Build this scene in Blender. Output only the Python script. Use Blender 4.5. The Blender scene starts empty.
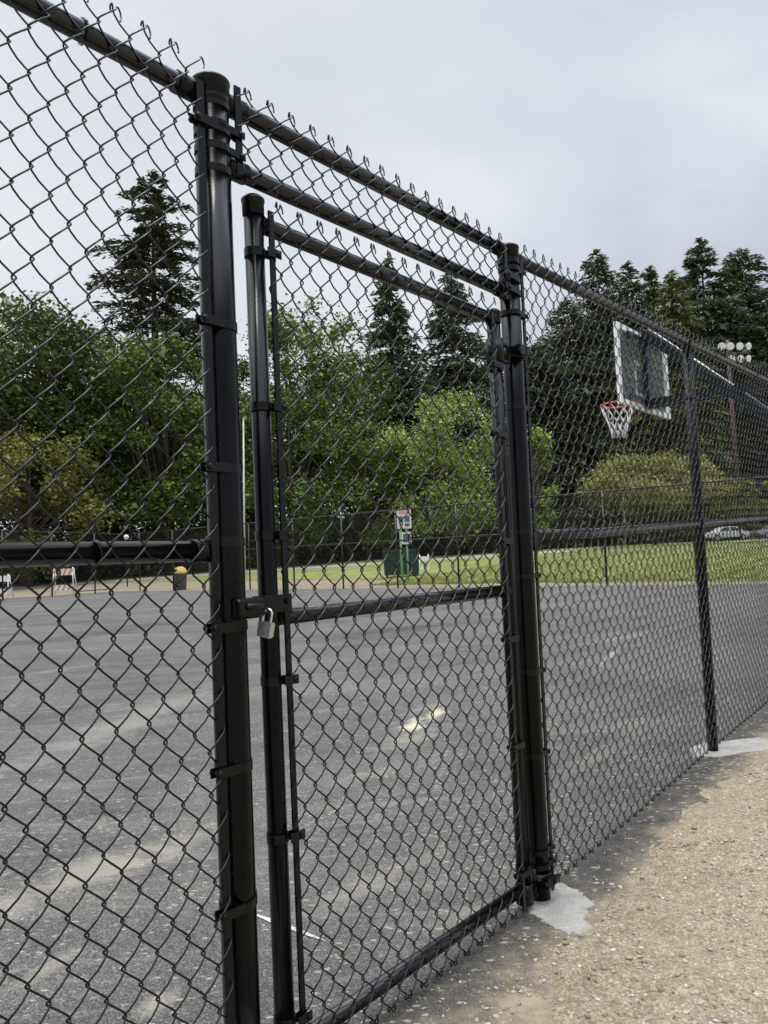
import bpy, math, random
import numpy as np
from mathutils import Vector, noise as mnoise
random.seed(7)
RNG = np.random.default_rng(11)
PI = math.pi
scene = bpy.context.scene
COL = scene.collection

# ------------------------------------------------------------------ camera
HC, PITCH, ROLL, FPX = 1.2457, 0.0615, -0.0389, 800.0
cF = np.array([0, math.cos(PITCH), math.sin(PITCH)])
cU0 = np.array([0, -math.sin(PITCH), math.cos(PITCH)])
cX0 = np.array([1.0, 0, 0])
cX = math.cos(ROLL) * cX0 + math.sin(ROLL) * cU0
cU = -math.sin(ROLL) * cX0 + math.cos(ROLL) * cU0
cam_d = bpy.data.cameras.new('camera')
cam = bpy.data.objects.new('camera', cam_d)
COL.objects.link(cam)
from mathutils import Matrix
M = Matrix(((cX[0], cU[0], -cF[0], 0), (cX[1], cU[1], -cF[1], 0), (cX[2], cU[2], -cF[2], HC), (0, 0, 0, 1)))
cam.matrix_world = M
cam_d.sensor_fit = 'VERTICAL'
cam_d.sensor_height = 36.0
cam_d.lens = FPX / 1024 * 36.0
cam_d.clip_start = 0.05
cam_d.clip_end = 3000
scene.camera = cam


def at(px, py, Y):
    """world point at distance Y (along world +Y) seen in direction (px, py) from the photographer"""
    r = cF + cX * (px - 384) / FPX + cU * (512 - py) / FPX
    k = Y / r[1]
    return (k * r[0], Y, HC + k * r[2])


# fence frame: s along the near fence, n towards the photographer
TH = 0.6757
D = np.array([math.sin(TH), math.cos(TH)])
N = np.array([math.cos(TH), -math.sin(TH)])
P1 = np.array([-0.3657, 1.8864])
G, S3, Z3 = 1.4025, 3.4651, 0.101
SF = 27.75                       # s of the far fence


def sn(x, y):
    dx, dy = x - P1[0], y - P1[1]
    return dx * D[0] + dy * D[1], dx * N[0] + dy * N[1]


def sm(a, b, x):
    t = np.clip((np.asarray(x, float) - a) / (b - a), 0, 1)
    return t * t * (3 - 2 * t)


def rise(s):
    s = np.asarray(s, float)
    return np.clip((s - 1.5) * 0.0515, 0, 0.26)


def ground_z(s, n):
    s = np.asarray(s, float); n = np.asarray(n, float)
    t = s - SF
    far = np.where(t < 25, 0.06 * np.clip(t - .5, 0, None), 1.47 + 0.016 * (t - 25))
    far = np.clip(far, 0, 4.0)
    near = rise(s) * sm(-9, -0.3, n) * (1 - sm(9, 20, s))
    return far + near


def gz(x, y):
    s, n = sn(x, y)
    return float(ground_z(s, n))


def lean(s):
    return np.interp(s, [-1, 0, G, S3, 6], [-.0095, -.0095, -.0020, .0005, .0])


def W_fence(v):
    v = np.asarray(v, float)
    s, n, z = v[:, 0], v[:, 1], v[:, 2]
    s2 = s + lean(s) * z
    r = rise(s)
    top = 1 - np.clip(z / 2.4, 0, 1) * 0.4
    return np.stack([P1[0] + D[0] * s2 + N[0] * n, P1[1] + D[1] * s2 + N[1] * n, z + r * top], 1)


def W_gate(v):
    v = np.asarray(v, float)
    s, n, z = v[:, 0], v[:, 1], v[:, 2]
    s2 = s - 0.0125 * z
    return np.stack([P1[0] + D[0] * s2 + N[0] * n, P1[1] + D[1] * s2 + N[1] * n, z], 1)


# ------------------------------------------------------------------ materials
def new_mat(name):
    m = bpy.data.materials.new(name)
    m.use_nodes = True
    nt = m.node_tree
    return m, nt, nt.nodes['Principled BSDF']


def nd(nt, typ, **kw):
    n_ = nt.nodes.new(typ)
    for k, v in kw.items():
        if k.startswith('i_'):
            n_.inputs[k[2:].replace('_', ' ')].default_value = v
        else:
            setattr(n_, k, v)
    return n_


def ramp(nt, fac, stops):
    r = nt.nodes.new('ShaderNodeValToRGB')
    els = r.color_ramp.elements
    while len(els) < len(stops):
        els.new(0.5)
    for e, (p, c) in zip(els, stops):
        e.position = p
        e.color = (c, c, c, 1) if not isinstance(c, tuple) else (*c, 1)
    nt.links.new(fac, r.inputs[0])
    return r.outputs[0]


def mixc(nt, fac, a, b, blend='MIX'):
    m = nt.nodes.new('ShaderNodeMix')
    m.data_type = 'RGBA'; m.blend_type = blend
    for sock, val in ((m.inputs[0], fac), (m.inputs[6], a), (m.inputs[7], b)):
        if hasattr(val, 'is_linked'):
            nt.links.new(val, sock)
        elif isinstance(val, tuple):
            sock.default_value = (*val, 1)
        else:
            sock.default_value = val
    return m.outputs[2]


def mth(nt, op, a, b=None, clamp=False):
    m = nt.nodes.new('ShaderNodeMath'); m.operation = op; m.use_clamp = clamp
    for i, v in enumerate((a, b)):
        if v is None: continue
        if hasattr(v, 'is_linked'): nt.links.new(v, m.inputs[i])
        else: m.inputs[i].default_value = v
    return m.outputs[0]


def pos(nt):
    return nt.nodes.new('ShaderNodeNewGeometry').outputs['Position']


def noi(nt, vec, scale, detail=4, rough=.55, dist=0):
    n_ = nd(nt, 'ShaderNodeTexNoise')
    n_.inputs['Scale'].default_value = scale; n_.inputs['Detail'].default_value = detail
    n_.inputs['Roughness'].default_value = rough; n_.inputs['Distortion'].default_value = dist
    if vec is not None: nt.links.new(vec, n_.inputs['Vector'])
    return n_.outputs[0]


def bump(nt, bsdf, h, strength, dist):
    b = nd(nt, 'ShaderNodeBump'); b.inputs['Strength'].default_value = strength; b.inputs['Distance'].default_value = dist
    nt.links.new(h, b.inputs['Height']); nt.links.new(b.outputs[0], bsdf.inputs['Normal'])


def plain(name, col, rough=.5, metal=0, var=.25, scale=6, spec=.5):
    m, nt, b = new_mat(name)
    tc = nd(nt, 'ShaderNodeTexCoord').outputs['Object']
    f = ramp(nt, noi(nt, tc, scale), [(.3, 0.0), (.7, 1.0)])
    lo = tuple(c * (1 - var) for c in col); hi = tuple(min(1, c * (1 + var)) for c in col)
    nt.links.new(mixc(nt, f, lo, hi), b.inputs['Base Color'])
    b.inputs['Roughness'].default_value = rough; b.inputs['Metallic'].default_value = metal
    b.inputs['Specular IOR Level'].default_value = spec
    b.inputs['Specular Tint'].default_value = (.66, .82, 1.0, 1)
    return m


def vinyl(name, col, rough, wear=.0, spec=.4):
    m, nt, b = new_mat(name)
    p = pos(nt)
    f = noi(nt, p, 9, 5, .6)
    f2 = ramp(nt, noi(nt, p, 160, 2), [(.62, 0.0), (.72, 1.0)])
    c = mixc(nt, ramp(nt, f, [(.35, 0.0), (.7, 1.0)]), tuple(x * .75 for x in col), tuple(x * 1.3 for x in col))
    c = mixc(nt, mth(nt, 'MULTIPLY', f2, wear), c, (.07, .068, .064))
    nt.links.new(c, b.inputs['Base Color'])
    nt.links.new(mth(nt, 'ADD', mth(nt, 'MULTIPLY', f, .16), rough - .08), b.inputs['Roughness'])
    b.inputs['Specular IOR Level'].default_value = spec
    if wear > 0: bump(nt, b, noi(nt, p, 120, 3), .05, .002)
    return m


M_PIPE = vinyl('black_powder_coat', (.0016, .0018, .0027), .18, .18, .17)
M_RAIL = vinyl('black_rail_coat', (.0020, .0023, .0032), .20, .18, .55)
M_WIRE = vinyl('black_vinyl_wire', (.0018, .0020, .0026), .20, .0, .45)
M_FIT = vinyl('black_fitting_coat', (.0022, .0024, .0034), .28, .15, .25)
M_FARPIPE = vinyl('black_far_pipe', (.006, .0065, .0075), .24, .0, .6)

M_STEEL = plain('brushed_steel', (.60, .63, .67), .25, 1.0, .12, 60)
M_LAMIN = plain('laminated_steel', (.42, .44, .47), .32, 1.0, .25, 90)
M_BRASS = plain('chromed_shackle', (.75, .73, .70), .18, 1.0, .08, 30)
M_WHITE = plain('white_paint', (.78, .78, .76), .45, 0, .05, 4)
M_LAMPF = plain('lamp_glass_white', (.75, .79, .78), .2, 0, .05, 4)
M_RUST = plain('red_brown_steel', (.085, .042, .036), .6, 0, .25, 2)
M_ORANGE = plain('orange_rim_paint', (.62, .09, .035), .4, 0, .15, 20)
M_BORANGE = plain('barricade_orange', (.62, .27, .14), .5, 0, .12, 10)
M_NET = plain('net_cord', (.8, .8, .78), .8, 0, .08, 20)
M_BLACKST = plain('black_steel', (.004, .005, .008), .35, 0, .2, 10, .25)
M_GREYBIN = plain('grey_bin_plastic', (.09, .095, .10), .6, 0, .15, 3)
M_YELLOW = plain('yellow_lid_plastic', (.62, .44, .09), .5, 0, .1, 3)
M_GREEN = plain('dark_green_steel', (.020, .050, .036), .5, 0, .2, 2)
M_LGREEN = plain('light_green_paint', (.22, .42, .24), .5, 0, .12, 4)
M_PALEPOLE = plain('weathered_pale_pole', (.50, .47, .42), .8, 0, .15, 2)
M_GREYPOLE = plain('galvanised_pole', (.42, .43, .44), .45, .6, .1, 3)
M_TIRE = plain('tyre_rubber', (.02, .02, .02), .8, 0, .1, 8)
M_CARW = plain('white_car_paint', (.72, .73, .74), .2, 0, .03, 2)
M_CARS = plain('silver_car_paint', (.35, .36, .38), .25, .5, .05, 2)
M_CARGL = plain('car_glass', (.03, .035, .04), .08, 0, .1, 2)
M_SIGNW = plain('sign_white', (.72, .72, .70), .4, 0, .05, 3)
M_SIGNR = plain('sign_red_print', (.62, .30, .26), .45, 0, .1, 3)
M_SIGND = plain('sign_dark_print', (.10, .13, .17), .45, 0, .35, 9)
M_TRUNK = plain('bark', (.055, .04, .03), .9, 0, .35, 3)
M_CHALK = plain('chalk_line', (.42, .42, .405), .9, 0, .5, 60)


def leafmat(name, col, var=.5, trans=.17):
    m, nt, b = new_mat(name)
    g = nt.nodes.new('ShaderNodeNewGeometry')
    rpi = g.outputs['Random Per Island']
    big = ramp(nt, noi(nt, g.outputs['Position'], .35, 3), [(.3, 0.0), (.7, 1.0)])
    lo = tuple(c * (1 - var) for c in col)
    hi = (min(1, col[0] * (1 + var * 1.25)), min(1, col[1] * (1 + var)), col[2] * (1 + var * .3))
    f = mth(nt, 'ADD', mth(nt, 'MULTIPLY', rpi, .6), mth(nt, 'MULTIPLY', big, .4))
    c = mixc(nt, f, lo, hi)
    nt.links.new(c, b.inputs['Base Color'])
    b.inputs['Roughness'].default_value = .55
    b.inputs['Specular IOR Level'].default_value = .3
    t = nd(nt, 'ShaderNodeBsdfTranslucent')
    nt.links.new(c, t.inputs['Color'])
    mx = nd(nt, 'ShaderNodeMixShader'); mx.inputs[0].default_value = trans
    nt.links.new(b.outputs[0], mx.inputs[1]); nt.links.new(t.outputs[0], mx.inputs[2])
    nt.links.new(mx.outputs[0], nt.nodes['Material Output'].inputs['Surface'])
    return m


L_DARKB = leafmat('leaf_dark_green', (.070, .106, .031))
L_MID = leafmat('leaf_mid_green', (.092, .146, .036))
L_BRIGHT = leafmat('leaf_bright_green', (.125, .180, .045))
L_LIME = leafmat('leaf_light_green', (.240, .315, .092), .35)
L_OLIVE = leafmat('leaf_olive', (.165, .180, .055), .4)
L_OLIVE2 = leafmat('leaf_olive_mound', (.265, .275, .095), .35)
L_CON = leafmat('needle_dark', (.066, .088, .046), .45, .2)
L_CON0 = leafmat('needle_near_black_green', (.046, .062, .034), .5, .12)
L_CON2 = leafmat('needle_blue_green', (.072, .100, .060), .45, .2)
L_CON3 = leafmat('needle_yellow_green', (.115, .140, .048), .4, .2)
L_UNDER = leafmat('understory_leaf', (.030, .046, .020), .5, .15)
L_GRASS = leafmat('grass_blade', (.22, .26, .075), .35, .25)


def mat_asphalt():
    m, nt, b = new_mat('court_asphalt')
    p = pos(nt)
    big = ramp(nt, noi(nt, p, .45, 7, .68, .5), [(.36, 0.0), (.62, 1.0)])
    mid = ramp(nt, noi(nt, p, 3.0, 5, .65), [(.3, 0.0), (.72, 1.0)])
    c = mixc(nt, big, (.088, .085, .083), (.150, .145, .140))
    c = mixc(nt, mth(nt, 'MULTIPLY', mid, .5), c, (.172, .166, .160))
    # streaks of dried water and dust pushed along the court
    mp = nd(nt, 'ShaderNodeMapping'); mp.inputs['Rotation'].default_value = (0, 0, .12); mp.inputs['Scale'].default_value = (.22, 1.3, 1)
    nt.links.new(p, mp.inputs['Vector'])
    st = ramp(nt, noi(nt, mp.outputs[0], 1.0, 6, .62, .6), [(.52, 0.0), (.66, 1.0)])
    c = mixc(nt, mth(nt, 'MULTIPLY', st, .42), c, (.235, .220, .195))
    st2 = ramp(nt, noi(nt, mp.outputs[0], 2.7, 5, .6, .8), [(.30, 1.0), (.42, 0.0)])
    c = mixc(nt, mth(nt, 'MULTIPLY', st2, .45), c, (.062, .061, .062))
    # aggregate
    v = nd(nt, 'ShaderNodeTexVoronoi'); v.inputs['Scale'].default_value = 235
    nt.links.new(p, v.inputs['Vector'])
    sep = nd(nt, 'ShaderNodeSeparateColor'); nt.links.new(v.outputs['Color'], sep.inputs[0])
    agg = ramp(nt, sep.outputs[0], [(.0, 0.38), (.4, .95), (.78, 1.25), (.92, 1.7), (1.0, 2.5)])
    dark = ramp(nt, v.outputs['Distance'], [(.25, 1.0), (.75, .35)])
    c = mixc(nt, .85, c, agg, 'MULTIPLY')
    c = mixc(nt, .7, c, dark, 'MULTIPLY')
    scf = nd(nt, 'ShaderNodeMapping'); scf.inputs['Rotation'].default_value = (0, 0, -.95); scf.inputs['Scale'].default_value = (.8, 5.5, 1)
    nt.links.new(p, scf.inputs['Vector'])
    sc1 = ramp(nt, noi(nt, scf.outputs[0], 1.6, 7, .75, 1.2), [(.54, 0.0), (.70, 1.0)])
    c = mixc(nt, mth(nt, 'MULTIPLY', sc1, .38), c, (.33, .31, .275))
    # sand dust blown in from outside the fence (s,n axes)
    sx = nd(nt, 'ShaderNodeSeparateXYZ'); nt.links.new(p, sx.inputs[0])
    nn = mth(nt, 'ADD', mth(nt, 'MULTIPLY', mth(nt, 'SUBTRACT', sx.outputs[0], P1[0]), N[0]), mth(nt, 'MULTIPLY', mth(nt, 'SUBTRACT', sx.outputs[1], P1[1]), N[1]))
    apron = ramp(nt, mth(nt, 'ADD', nn, .5, True), [(.44, 1.0), (.52, .58)])
    c = mixc(nt, 1.0, c, apron, 'MULTIPLY')
    edge = ramp(nt, mth(nt, 'ADD', mth(nt, 'ADD', nn, mth(nt, 'MULTIPLY', mth(nt, 'SUBTRACT', noi(nt, p, 4.5, 5, .65), .5), .32)), .5, True), [(.0, 0.0), (.45, .06), (.58, .18), (.66, .50), (.76, 1.0)])
    dust = ramp(nt, noi(nt, p, 7, 6, .7), [(.38, 0.0), (.62, 1.0)])
    c = mixc(nt, mth(nt, 'MULTIPLY', edge, mth(nt, 'ADD', mth(nt, 'MULTIPLY', dust, .65), mth(nt, 'MULTIPLY', edge, .40))), c, (.325, .272, .190))
    sp = ramp(nt, noi(nt, p, 26, 5, .75), [(.57, 0.0), (.66, 1.0)])
    spm = ramp(nt, noi(nt, p, .9, 3, .5), [(.40, 0.0), (.60, 1.0)])
    c = mixc(nt, mth(nt, 'MULTIPLY', mth(nt, 'MULTIPLY', sp, spm), .55), c, (.40, .36, .28))

    # flecks of sand lying on the surface, thicker beside the fence
    fv = nd(nt, 'ShaderNodeTexVoronoi'); fv.inputs['Scale'].default_value = 46
    fm = nd(nt, 'ShaderNodeMapping'); fm.inputs['Rotation'].default_value = (0, 0, -.6); fm.inputs['Scale'].default_value = (.6, 1.25, 1)
    nt.links.new(p, fm.inputs['Vector']); nt.links.new(fm.outputs[0], fv.inputs['Vector'])
    fs = nd(nt, 'ShaderNodeSeparateColor'); nt.links.new(fv.outputs['Color'], fs.inputs[0])
    near = ramp(nt, mth(nt, 'ADD', mth(nt, 'MULTIPLY', nn, .16), .9, True), [(.0, .25), (.45, .45), (1.0, 1.0)])
    dens = mth(nt, 'MULTIPLY', ramp(nt, noi(nt, p, 1.7, 5, .7), [(.38, .0), (.66, 1.0)]), near)
    pick = mth(nt, 'GREATER_THAN', mth(nt, 'ADD', fs.outputs[0], mth(nt, 'MULTIPLY', dens, .42)), 1.02)
    body = ramp(nt, mth(nt, 'ADD', fv.outputs['Distance'], mth(nt, 'MULTIPLY', mth(nt, 'SUBTRACT', noi(nt, p, 120, 3, .7), .5), .9)), [(.22, 1.0), (.42, 0.0)])
    c = mixc(nt, mth(nt, 'MULTIPLY', mth(nt, 'MULTIPLY', pick, body), .8), c, (.40, .365, .285))
    # dried spills of pale sand and drag marks, each with a shape of its own
    fine = noi(nt, p, 55, 4, .8)

    def spot(c, x, y, rx, ry, ang, col, amt):
        mp = nd(nt, 'ShaderNodeMapping'); mp.vector_type = 'TEXTURE'
        mp.inputs['Location'].default_value = (x, y, 0); mp.inputs['Rotation'].default_value = (0, 0, ang); mp.inputs['Scale'].default_value = (rx, ry, 50)
        nt.links.new(p, mp.inputs['Vector'])
        ln = nd(nt, 'ShaderNodeVectorMath', operation='LENGTH'); nt.links.new(mp.outputs[0], ln.inputs[0])
        lo = mth(nt, 'MULTIPLY', mth(nt, 'SUBTRACT', noi(nt, p, 2.6, 7, .8, .8), .5), 4.2)
        f = mth(nt, 'ADD', mth(nt, 'ADD', ln.outputs['Value'], lo), mth(nt, 'MULTIPLY', mth(nt, 'SUBTRACT', fine, .5), 1.5))
        return mixc(nt, mth(nt, 'MULTIPLY', ramp(nt, f, [(.1, 1.0), (1.15, 0.0)]), amt * (.95 if amt > .9 else .7)), c, col)
    for p0, p1, w_, col, amt in SPOTS:
        q0, q1 = np.array(gpt(*p0)), np.array(gpt(*p1))
        m_, d_ = (q0 + q1) / 2, q1 - q0
        c = spot(c, m_[0], m_[1], np.linalg.norm(d_) * .5 + w_, w_, math.atan2(d_[1], d_[0]), col, amt)
    nt.links.new(c, b.inputs['Base Color'])
    b.inputs['Roughness'].default_value = .88
    b.inputs['Specular IOR Level'].default_value = .06
    h = mth(nt, 'ADD', mth(nt, 'MULTIPLY', v.outputs['Distance'], -1.0), mth(nt, 'MULTIPLY', noi(nt, p, 60, 3), .6))
    bump(nt, b, h, .55, .006)
    return m


def gpt(px, py, z=0.0):
    r = cF + cX * (px - 384) / FPX + cU * (512 - py) / FPX
    k = (z - HC) / r[2]
    return (k * r[0], k * r[1])


SAND, YEL, DRK = (.335, .308, .25), (.50, .465, .35), (.036, .036, .038)
SPOTS = [((411, 743), (416, 733), .085, YEL, .93), ((432, 733), (439, 723), .085, YEL, .93), ((385, 760), (440, 742), .16, SAND, .6), ((405, 728), (450, 716), .10, SAND, .5), ((-20, 916), (190, 836), .15, SAND, .8), ((120, 880), (215, 830), .10, SAND, .5), ((15, 992), (70, 955), .05, SAND, .6),
         ((148, 1014), (166, 998), .06, YEL, .7), ((-40, 790), (225, 690), .32, (.27, .255, .225), .7), ((0, 735), (150, 690), .22, DRK, .5), ((300, 640), (500, 622), .75, DRK, .9),
         ((570, 668), (690, 642), .16, SAND, .45), ((600, 690), (625, 668), .03, YEL, .6), ((560, 790), (640, 752), .10, SAND, .4), ((340, 790), (420, 770), .12, SAND, .35),
         ((330, 905), (420, 860), .10, SAND, .45), ((430, 930), (500, 905), .07, SAND, .5), ((-40, 655), (200, 618), .8, DRK, .7), ((-20, 682), (110, 663), .10, SAND, .5)]


def mat_dirt():
    m, nt, b = new_mat('tan_gravel_dirt')
    p = pos(nt)
    c = mixc(nt, ramp(nt, noi(nt, p, 1.6, 5, .6), [(.3, 0.0), (.7, 1.0)]), (.232, .188, .126), (.330, .275, .188))
    c = mixc(nt, ramp(nt, noi(nt, p, 14, 5, .65), [(.35, 0.0), (.7, .6)]), c, (.395, .340, .245))
    v = nd(nt, 'ShaderNodeTexVoronoi'); v.inputs['Scale'].default_value = 150
    nt.links.new(p, v.inputs['Vector'])
    sep = nd(nt, 'ShaderNodeSeparateColor'); nt.links.new(v.outputs['Color'], sep.inputs[0])
    c = mixc(nt, .8, c, ramp(nt, sep.outputs[1], [(.0, .6), (.5, 1.0), (.85, 1.12), (1.0, 1.6)]), 'MULTIPLY')
    c = mixc(nt, .5, c, ramp(nt, v.outputs['Distance'], [(.3, 1.0), (.8, .45)]), 'MULTIPLY')  # shade in the gaps between small stones, put into the colour
    v2 = nd(nt, 'ShaderNodeTexVoronoi'); v2.inputs['Scale'].default_value = 62
    nt.links.new(p, v2.inputs['Vector'])
    sep2 = nd(nt, 'ShaderNodeSeparateColor'); nt.links.new(v2.outputs['Color'], sep2.inputs[0])
    c = mixc(nt, .38, c, ramp(nt, sep2.outputs[0], [(.0, .62), (.5, 1.0), (.8, 1.05), (.97, 1.5)]), 'MULTIPLY')
    nt.links.new(c, b.inputs['Base Color'])
    b.inputs['Roughness'].default_value = .95
    b.inputs['Specular IOR Level'].default_value = .2
    h = mth(nt, 'ADD', mth(nt, 'MULTIPLY', v2.outputs['Distance'], -1.0), mth(nt, 'MULTIPLY', noi(nt, p, 35, 5, .7), 1.2))
    bump(nt, b, h, .8, .010)
    return m


def mat_ground2(name, a, b_, scale=.8, sc2=9):
    m, nt, b = new_mat(name)
    p = pos(nt)
    c = mixc(nt, ramp(nt, noi(nt, p, scale, 5, .6), [(.35, 0.0), (.65, 1.0)]), a, b_)
    c = mixc(nt, .6, c, ramp(nt, noi(nt, p, sc2, 4, .7), [(.3, .55), (.7, 1.35)]), 'MULTIPLY')
    nt.links.new(c, b.inputs['Base Color']); b.inputs['Roughness'].default_value = .95
    b.inputs['Specular IOR Level'].default_value = .15
    bump(nt, b, noi(nt, p, sc2, 4, .7), .5, .03)
    return m


M_ASPH = mat_asphalt()
M_DIRT = mat_dirt()
M_LAWN = mat_ground2('lawn_grass', (.150, .200, .055), (.270, .260, .100), .45, 5)
M_PATH = mat_ground2('pale_path_paving', (.30, .29, .28), (.36, .35, .33), .5, 6)
M_CONC = mat_ground2('pale_concrete', (.26, .254, .238), (.355, .347, .328), 14, 120)
_nt = M_CONC.node_tree; _b = _nt.nodes['Principled BSDF']; _src = _b.inputs['Base Color'].links[0].from_socket
_p = pos(_nt)
_c = mixc(_nt, mth(_nt, 'MULTIPLY', ramp(_nt, noi(_nt, _p, 16, 6, .75), [(.50, 0.0), (.64, 1.0)]), .65), _src, (.27, .225, .155))
_c = mixc(_nt, mth(_nt, 'MULTIPLY', ramp(_nt, noi(_nt, _p, 130, 3, .6), [(.63, 0.0), (.70, 1.0)]), .6), _c, (.16, .13, .09))
_nt.links.new(_c, _b.inputs['Base Color'])
M_CONC.node_tree.nodes['Bump'].inputs['Strength'].default_value = .35
M_CONC.node_tree.nodes['Bump'].inputs['Distance'].default_value = .004


def mat_pebble():
    m, nt, b = new_mat('gravel_stone')
    g = nt.nodes.new('ShaderNodeNewGeometry')
    c = ramp(nt, g.outputs['Random Per Island'], [(0, (.17, .135, .09)), (.3, (.30, .24, .16)), (.6, (.38, .32, .225)), (.78, (.36, .33, .285)), (.92, (.54, .49, .41)), (1, (.30, .30, .30))])
    c = mixc(nt, .5, c, ramp(nt, noi(nt, g.outputs['Position'], 180, 3), [(.3, .6), (.7, 1.3)]), 'MULTIPLY')
    nt.links.new(c, b.inputs['Base Color']); b.inputs['Roughness'].default_value = .9
    return m


M_PEB = mat_pebble()


def mat_pane():
    m, nt, b = new_mat('clear_acrylic_pane')
    tr = nd(nt, 'ShaderNodeBsdfTransparent'); tr.inputs[0].default_value = (.88, .90, .90, 1)
    b.inputs['Base Color'].default_value = (.55, .58, .60, 1); b.inputs['Roughness'].default_value = .12
    mx = nd(nt, 'ShaderNodeMixShader'); mx.inputs[0].default_value = .12
    nt.links.new(tr.outputs[0], mx.inputs[1]); nt.links.new(b.outputs[0], mx.inputs[2])
    nt.links.new(mx.outputs[0], nt.nodes['Material Output'].inputs['Surface'])
    return m


M_PANE = mat_pane()

# ------------------------------------------------------------------ object helpers


def link_mesh(name, V, F, mat, parent=None, smooth=False):
    me = bpy.data.meshes.new(name)
    V = np.asarray(V, float)
    if isinstance(F, np.ndarray):
        nf, k = F.shape
        me.vertices.add(len(V)); me.vertices.foreach_set('co', V.astype(np.float32).ravel())
        me.loops.add(nf * k); me.polygons.add(nf)
        me.loops.foreach_set('vertex_index', F.astype(np.int32).ravel())
        me.polygons.foreach_set('loop_start', np.arange(0, nf * k, k, dtype=np.int32))
        me.update(calc_edges=True); me.validate()
    else:
        me.from_pydata([tuple(v) for v in V], [], F)
        me.update()
    if smooth:
        me.polygons.foreach_set('use_smooth', [True] * len(me.polygons))
    me.materials.append(mat)
    o = bpy.data.objects.new(name, me)
    COL.objects.link(o)
    if parent is not None:
        o.parent = parent
        o.matrix_parent_inverse = Matrix.Translation(-Vector(parent.location))
    return o


def thing(name, label, cat, loc=(0, 0, 0), group=None):
    o = bpy.data.objects.new(name, None)
    o.empty_display_size = .2
    COL.objects.link(o)
    o.location = loc
    tag(o, label, cat, group)
    return o


def tag(o, label, cat, group=None):
    o['label'] = label; o['category'] = cat
    if group: o['group'] = group
    return o


def kind(o, k):
    o['kind'] = k
    return o


class MB:
    def __init__(s, warp=None):
        s.v = []; s.f = []; s.warp = warp; s.sm = []

    def add(s, V, F, smooth=False):
        b = len(s.v)
        s.v += [tuple(map(float, p)) for p in V]
        for f in F:
            s.f.append([i + b for i in f]); s.sm.append(smooth)
        return s

    def box(s, c, h, ax=None):
        ax = ax or ((1, 0, 0), (0, 1, 0), (0, 0, 1))
        ax = [np.array(a, float) / np.linalg.norm(a) for a in ax]
        c = np.array(c, float)
        V = [c + ax[0] * h[0] * i + ax[1] * h[1] * j + ax[2] * h[2] * k for i in (-1, 1) for j in (-1, 1) for k in (-1, 1)]
        return s.add(V, [(0, 1, 3, 2), (4, 6, 7, 5), (0, 4, 5, 1), (2, 3, 7, 6), (0, 2, 6, 4), (1, 5, 7, 3)])

    def tube(s, pts, r, n=12, caps=True, smooth=True):
        P = np.asarray(pts, float)
        R = np.full(len(P), r) if np.isscalar(r) else np.asarray(r, float)
        T = np.gradient(P, axis=0)
        T /= np.linalg.norm(T, axis=1)[:, None] + 1e-12
        up = np.array([0, 0, 1.0]) if abs(T[0][2]) < .9 else np.array([0, 1.0, 0])
        a = np.cross(T[0], up); a /= np.linalg.norm(a)
        V = []
        for i in range(len(P)):
            a = a - T[i] * (a @ T[i]); a /= np.linalg.norm(a) + 1e-12
            b = np.cross(T[i], a)
            for k in range(n):
                t = 2 * PI * k / n
                V.append(P[i] + R[i] * (math.cos(t) * a + math.sin(t) * b))
        F = []
        for i in range(len(P) - 1):
            for k in range(n):
                F.append((i * n + k, i * n + (k + 1) % n, (i + 1) * n + (k + 1) % n, (i + 1) * n + k))
        s.add(V, F, smooth)
        if caps:
            b0 = len(s.v) - len(V)
            s.f.append([b0 + k for k in reversed(range(n))]); s.sm.append(False)
            s.f.append([b0 + (len(P) - 1) * n + k for k in range(n)]); s.sm.append(False)
        return s

    def lathe(s, prof, c=(0, 0), n=28, smooth=True):
        """profile [(r,z)] about a vertical axis at c"""
        V = []
        for r, z in prof:
            for k in range(n):
                t = 2 * PI * k / n
                V.append((c[0] + r * math.cos(t), c[1] + r * math.sin(t), z))
        F = [(i * n + k, i * n + (k + 1) % n, (i + 1) * n + (k + 1) % n, (i + 1) * n + k) for i in range(len(prof) - 1) for k in range(n)]
        return s.add(V, F, smooth)

    def build(s, name, mat, parent=None, auto=False):
        V = np.array(s.v)
        if s.warp: V = s.warp(V)
        o = link_mesh(name, V, s.f, mat, parent)
        o.data.polygons.foreach_set('use_smooth', s.sm)
        return o


def bevel(o, w, seg=2):
    m = o.modifiers.new('bevel', 'BEVEL'); m.width = w; m.segments = seg; m.limit_method = 'ANGLE'; m.angle_limit = .7
    return o


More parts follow.
